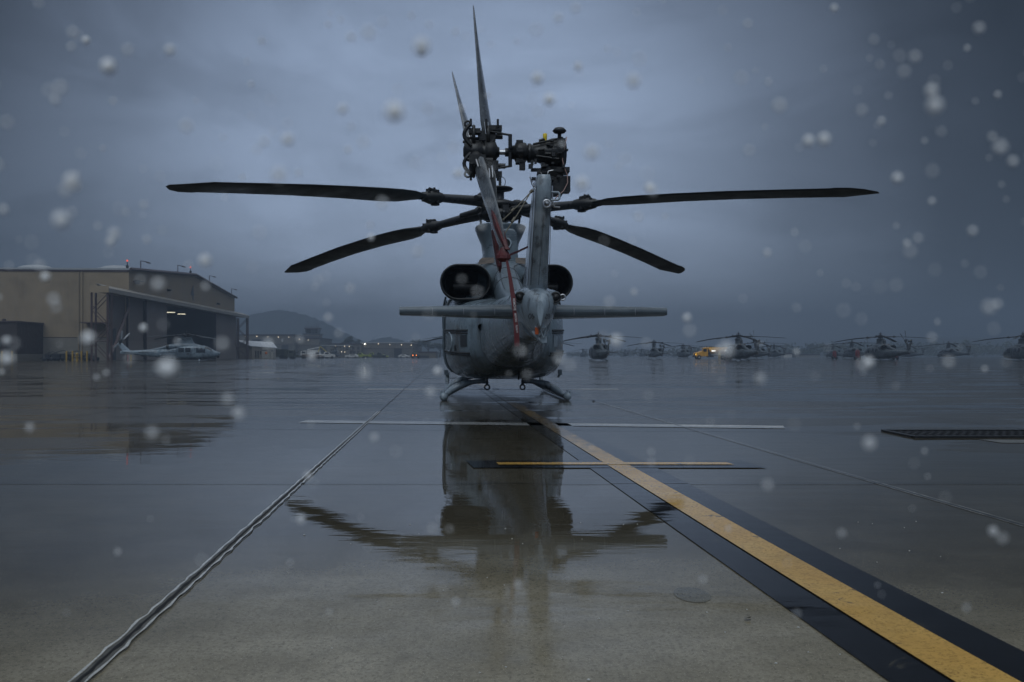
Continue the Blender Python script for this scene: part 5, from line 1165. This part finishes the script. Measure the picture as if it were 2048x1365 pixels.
# vehicles
def vehicle(px, Y, rz, name, label, cat, kind, m, L_=5.0, W_=2.0, group=None, lamps=None):
    t = empty(name, (WX(px, Y), Y, 0), R(rz)); tag(t, label, cat, group); h = L_ / 2
    def hull(parts, nm, mm, bev=.05):
        b = MB()
        rs = [[(x, -w2, z0), (x, w2, z0), (x, w2, z1 - .12), (x, w2 - .12, z1), (x, -w2 + .12, z1), (x, -w2, z1 - .12)] for x, w2, z0, z1 in parts]
        b.rings(rs, smooth=False); return b.build(nm, mm, t)
    if kind == 'pickup':
        bd = hull([(h, W_ / 2 - .1, .5, 1.0), (h - .1, W_ / 2, .4, 1.15), (h - 1.3, W_ / 2, .4, 1.25), (h - 1.9, W_ / 2 - .08, .4, 1.95), (h - 3.0, W_ / 2 - .08, .4, 1.98), (h - 3.2, W_ / 2, .4, 1.3), (-h, W_ / 2, .45, 1.25)], 'body', m)
        g0 = h - 1.95; g1 = h - 2.95; zz = (1.35, 1.85)
    elif kind == 'truck':
        bd = hull([(h, W_ / 2, .5, 1.7), (h - .15, W_ / 2, .5, 2.3), (h - 1.7, W_ / 2, .5, 2.4), (h - 1.75, W_ / 2, .5, 1.0), (-h, W_ / 2, .6, 1.0)], 'body', m)
        g0 = h - .4; g1 = h - 1.4; zz = (1.6, 2.15)
        b = MB(); b.box((-h + .1, -W_ / 2, 1.02), (h - 2.0, W_ / 2, 2.6)); b.build('cargo_box', m, t, .04)
    elif kind == 'fire':
        bd = hull([(h, W_ / 2 - .1, .6, 1.9), (h - .2, W_ / 2, .5, 2.5), (h - 2.2, W_ / 2, .5, 2.6), (h - 2.4, W_ / 2, .5, 2.2), (-h, W_ / 2, .6, 2.2)], 'body', m)
        g0 = h - .5; g1 = h - 1.9; zz = (1.6, 2.3)
        b = MB(); b.box((-h + .5, -.5, 2.2), (h - 2.8, .5, 2.5)); b.cbox((h - 1.2, 0, 2.68), (.4, 1.2, .14)); b.build('roof_gear', PAINTD, t)
        b = MB(); b.box((-h + .3, -W_ / 2 - .02, 1.3), (h - 2.4, -W_ / 2 - .005, 1.55)); b.build('side_stripe', WTXT, t)
    else:
        bd = hull([(h, W_ / 2 - .1, .4, .75), (h - .1, W_ / 2, .3, .85), (h - 1.2, W_ / 2, .3, .95), (h - 1.9, W_ / 2 - .15, .3, 1.4), (-h + 1.2, W_ / 2 - .15, .3, 1.42), (-h + .4, W_ / 2, .3, 1.0), (-h, W_ / 2 - .05, .4, .85)], 'body', m)
        g0 = h - 1.9; g1 = -h + 1.3; zz = (1.0, 1.32)
    for s in (-1, 1):
        b = MB(); y = s * (W_ / 2 - (.08 if kind == 'pickup' else .0) - (.15 if kind == 'car' else 0)); b.box((g1, y - .02, zz[0]), (g0, y + .02, zz[1])); b.build('side_window', GLASS, bd)
        for x in (h - .9, -h + 1.0): wheel(t, x, s * (W_ / 2 - .12), .42 if kind != 'car' else .33, .24, DMETAL)
    return t
OL = mat('olive_drab', (.035, .042, .03), .6, var=.2); WH = mat('vehicle_white', (.5, .5, .49), .4, var=.1); LIME = mat('lime_yellow', (.24, .29, .035), .4, var=.1)
vehicle(555, 240, 180, 'army_truck', 'dark olive canvas topped truck just right of the white container', 'truck', 'truck', OL, 4.2, 2.1)
vehicle(577, 240, 0, 'army_truck', 'second dark olive truck, right of the other olive truck', 'truck', 'truck', OL, 3.6, 2.1)
cart(598, 250, 'dark green generator trailer left of the white trucks', 8, L_=4.0, h=2.2, m=OL)
cart(622, 255, 'long rusty tan flatbed trailer in front of the white trucks', 9, L_=7.0, h=1.0, m=mat('rust_trailer', (.13, .08, .05), .7, var=.3))
vehicle(640, 265, 180, 'service_truck', 'white service truck with ladder rack parked nearest the shelter', 'truck', 'pickup', WH, 6.2, 2.1)
sv = vehicle(622, 275, 180, 'service_truck', 'tall white truck behind the tan flatbed trailer', 'truck', 'truck', WH, 6.0, 2.2)
b = MB(); b.bar((1, 0, 2.7), (-2.6, 0, 3.4), .12); b.bar((1, .6, 2.7), (-2.6, .6, 3.4), .12)
for k in range(7): b.bar((1 - .5 * k, 0, 2.7 + .1 * k), (1 - .5 * k, .6, 2.7 + .1 * k), .06)
b.build('ladder', METAL, sv)
vehicle(654, 262, 20, 'pickup', 'white pickup at the right end of the white truck group', 'pickup', 'pickup', WH, 4.6, 2.0)
bm_ = MB(); bm_.bar((0, 0, 1.8), (-2.0, 0, 3.6), .14); bm_.bar((-2.0, 0, 3.6), (-2.6, 0, 1.9), .12); o = bm_.build('crane_jib', mat('jib_yellow', (.5, .4, .05), .5)); o.location = (WX(652, 262), 262, 0)
o.parent = [q for q in COL.objects if q.name.startswith('pickup')][0]; o.location = (0, 0, 0)
LG = 'low lime yellow vehicles in front of the far hangar'
vehicle(718, 340, 0, 'tow_vehicle', 'leftmost lime yellow vehicle, just behind the white car', 'vehicle', 'pickup', LIME, 6.0, 1.9, LG)
vehicle(746, 340, 180, 'tow_vehicle', 'middle lime yellow vehicle before the closed hangar doors', 'vehicle', 'pickup', LIME, 5.8, 1.9, LG)
vehicle(766, 342, 0, 'tow_vehicle', 'rightmost lime yellow vehicle, right of the dark pickup', 'vehicle', 'car', LIME, 4.2, 1.9, LG)
vehicle(758, 330, 0, 'pickup', 'dark pickup between the two right hand lime yellow vehicles', 'pickup', 'pickup', OL, 5.2, 2.0)
vehicle(704, 320, 180, 'parked_car', 'low white car in front of the leftmost lime yellow vehicle', 'car', 'car', WH, 4.8, 1.9)
vehicle(808, 330, 0, 'parked_car', 'small white car before the dark hangar bay', 'car', 'car', WH, 4.2, 1.9)
bt = vehicle(831, 260, 90, 'pickup', 'dark vehicle with red and orange tail lamps lit, left of the big helicopter', 'pickup', 'pickup', OL, 4.8, 2.0)
bt.location.z = 0
for s in (-1, 1):
    b = MB(); b.sphere((-2.43, s * .50, .95), .14, 8, 6); b.build('tail_lamp', mat('tail_lamp_lit', (1, .2, .05), .3, emit=(1, .24, .06), est=2.0), bt)
# far right low buildings and objects in the mist
bldg(1568, 1584, 420, 708.5, 'white_hut', 'small pale hut in the mist right of the fuel truck helicopters', 'hut', 5, m=WH)
bldg(1592, 1640, 470, 710.5, 'low_shed', 'long low pale shed in the mist left of the right hand helicopters', 'shed', 6, m=mat('pale_shed', (.25, .25, .24), .7))

# ------------------------------------------------------------------ falling rain close to the lens
rm = bpy.data.materials.new('rain_water'); rm.use_nodes = True; t = rm.node_tree; b_ = t.nodes['Principled BSDF']
b_.inputs['Base Color'].default_value = (.98, .99, 1, 1); b_.inputs['Roughness'].default_value = .5
tr = t.nodes.new('ShaderNodeBsdfTransparent'); ms = t.nodes.new('ShaderNodeMixShader'); oi = t.nodes.new('ShaderNodeVertexColor'); oi.layer_name = 'opacity_map'
t.links.new(oi.outputs['Color'], ms.inputs[0]); t.links.new(tr.outputs[0], ms.inputs[1]); ge = t.nodes.new('ShaderNodeNewGeometry'); va = t.nodes.new('ShaderNodeVectorMath'); va.operation = 'SCALE'; va.inputs['Scale'].default_value = .12; t.links.new(ge.outputs['Normal'], va.inputs[0])
vb = t.nodes.new('ShaderNodeVectorMath'); vb.inputs[1].default_value = (0, -.6, .55); t.links.new(va.outputs[0], vb.inputs[0]); vn = t.nodes.new('ShaderNodeVectorMath'); vn.operation = 'NORMALIZE'; t.links.new(vb.outputs[0], vn.inputs[0]); t.links.new(vn.outputs[0], b_.inputs['Normal'])
tl = t.nodes.new('ShaderNodeBsdfTranslucent'); tl.inputs[0].default_value = (.97, .98, 1, 1); m5 = t.nodes.new('ShaderNodeMixShader'); m5.inputs[0].default_value = .2; t.links.new(b_.outputs[0], m5.inputs[1]); t.links.new(tl.outputs[0], m5.inputs[2]); t.links.new(m5.outputs[0], ms.inputs[2]); t.links.new(ms.outputs[0], t.nodes['Material Output'].inputs['Surface'])
rnd = random.Random(23); b = MB(); dens = []
for i in range(430):
    y = .215 + .24 * rnd.random() ** 1.1; x = (rnd.random() - .5) * y * 1.3; z = H + (rnd.random() * .50 - .03 if rnd.random() < .80 else rnd.random() * -.30) * y
    if z < .06: continue
    q = rnd.random(); r_ = .00045 + .00065 * q ** 1.5 + (.0005 + .0006 * rnd.random() if rnd.random() < .17 else 0); n0 = len(b.v); b.sphere((x, y, z), r_, 12, 8, (1, 1, 1.08)); d = .7 + .3 * rnd.random()
    if z < H - .02 * y and d > .3: d *= .45
    dens += [d] * (len(b.v) - n0)
rain = b.build('rain', rm); ca = rain.data.color_attributes.new('opacity_map', 'FLOAT_COLOR', 'POINT')
for i, d in enumerate(dens): ca.data[i].color = (d, d, d, 1)
tag(rain, kind='stuff')
# ------------------------------------------------------------------ haze in the air
hz = MB().box((-1550, -1550, -1), (1550, 1550, 75)).build('haze', bpy.data.materials.new('haze_air'))
hm = hz.data.materials[0]; hm.use_nodes = True; hm.node_tree.nodes.clear()
pv = hm.node_tree.nodes.new('ShaderNodeVolumePrincipled'); pv.inputs['Color'].default_value = (.34, .43, .56, 1); pv.inputs['Density'].default_value = HAZE
pv.inputs['Anisotropy'].default_value = .1
ho = hm.node_tree.nodes.new('ShaderNodeOutputMaterial'); hm.node_tree.links.new(pv.outputs[0], ho.inputs['Volume'])
tag(hz, kind='stuff')
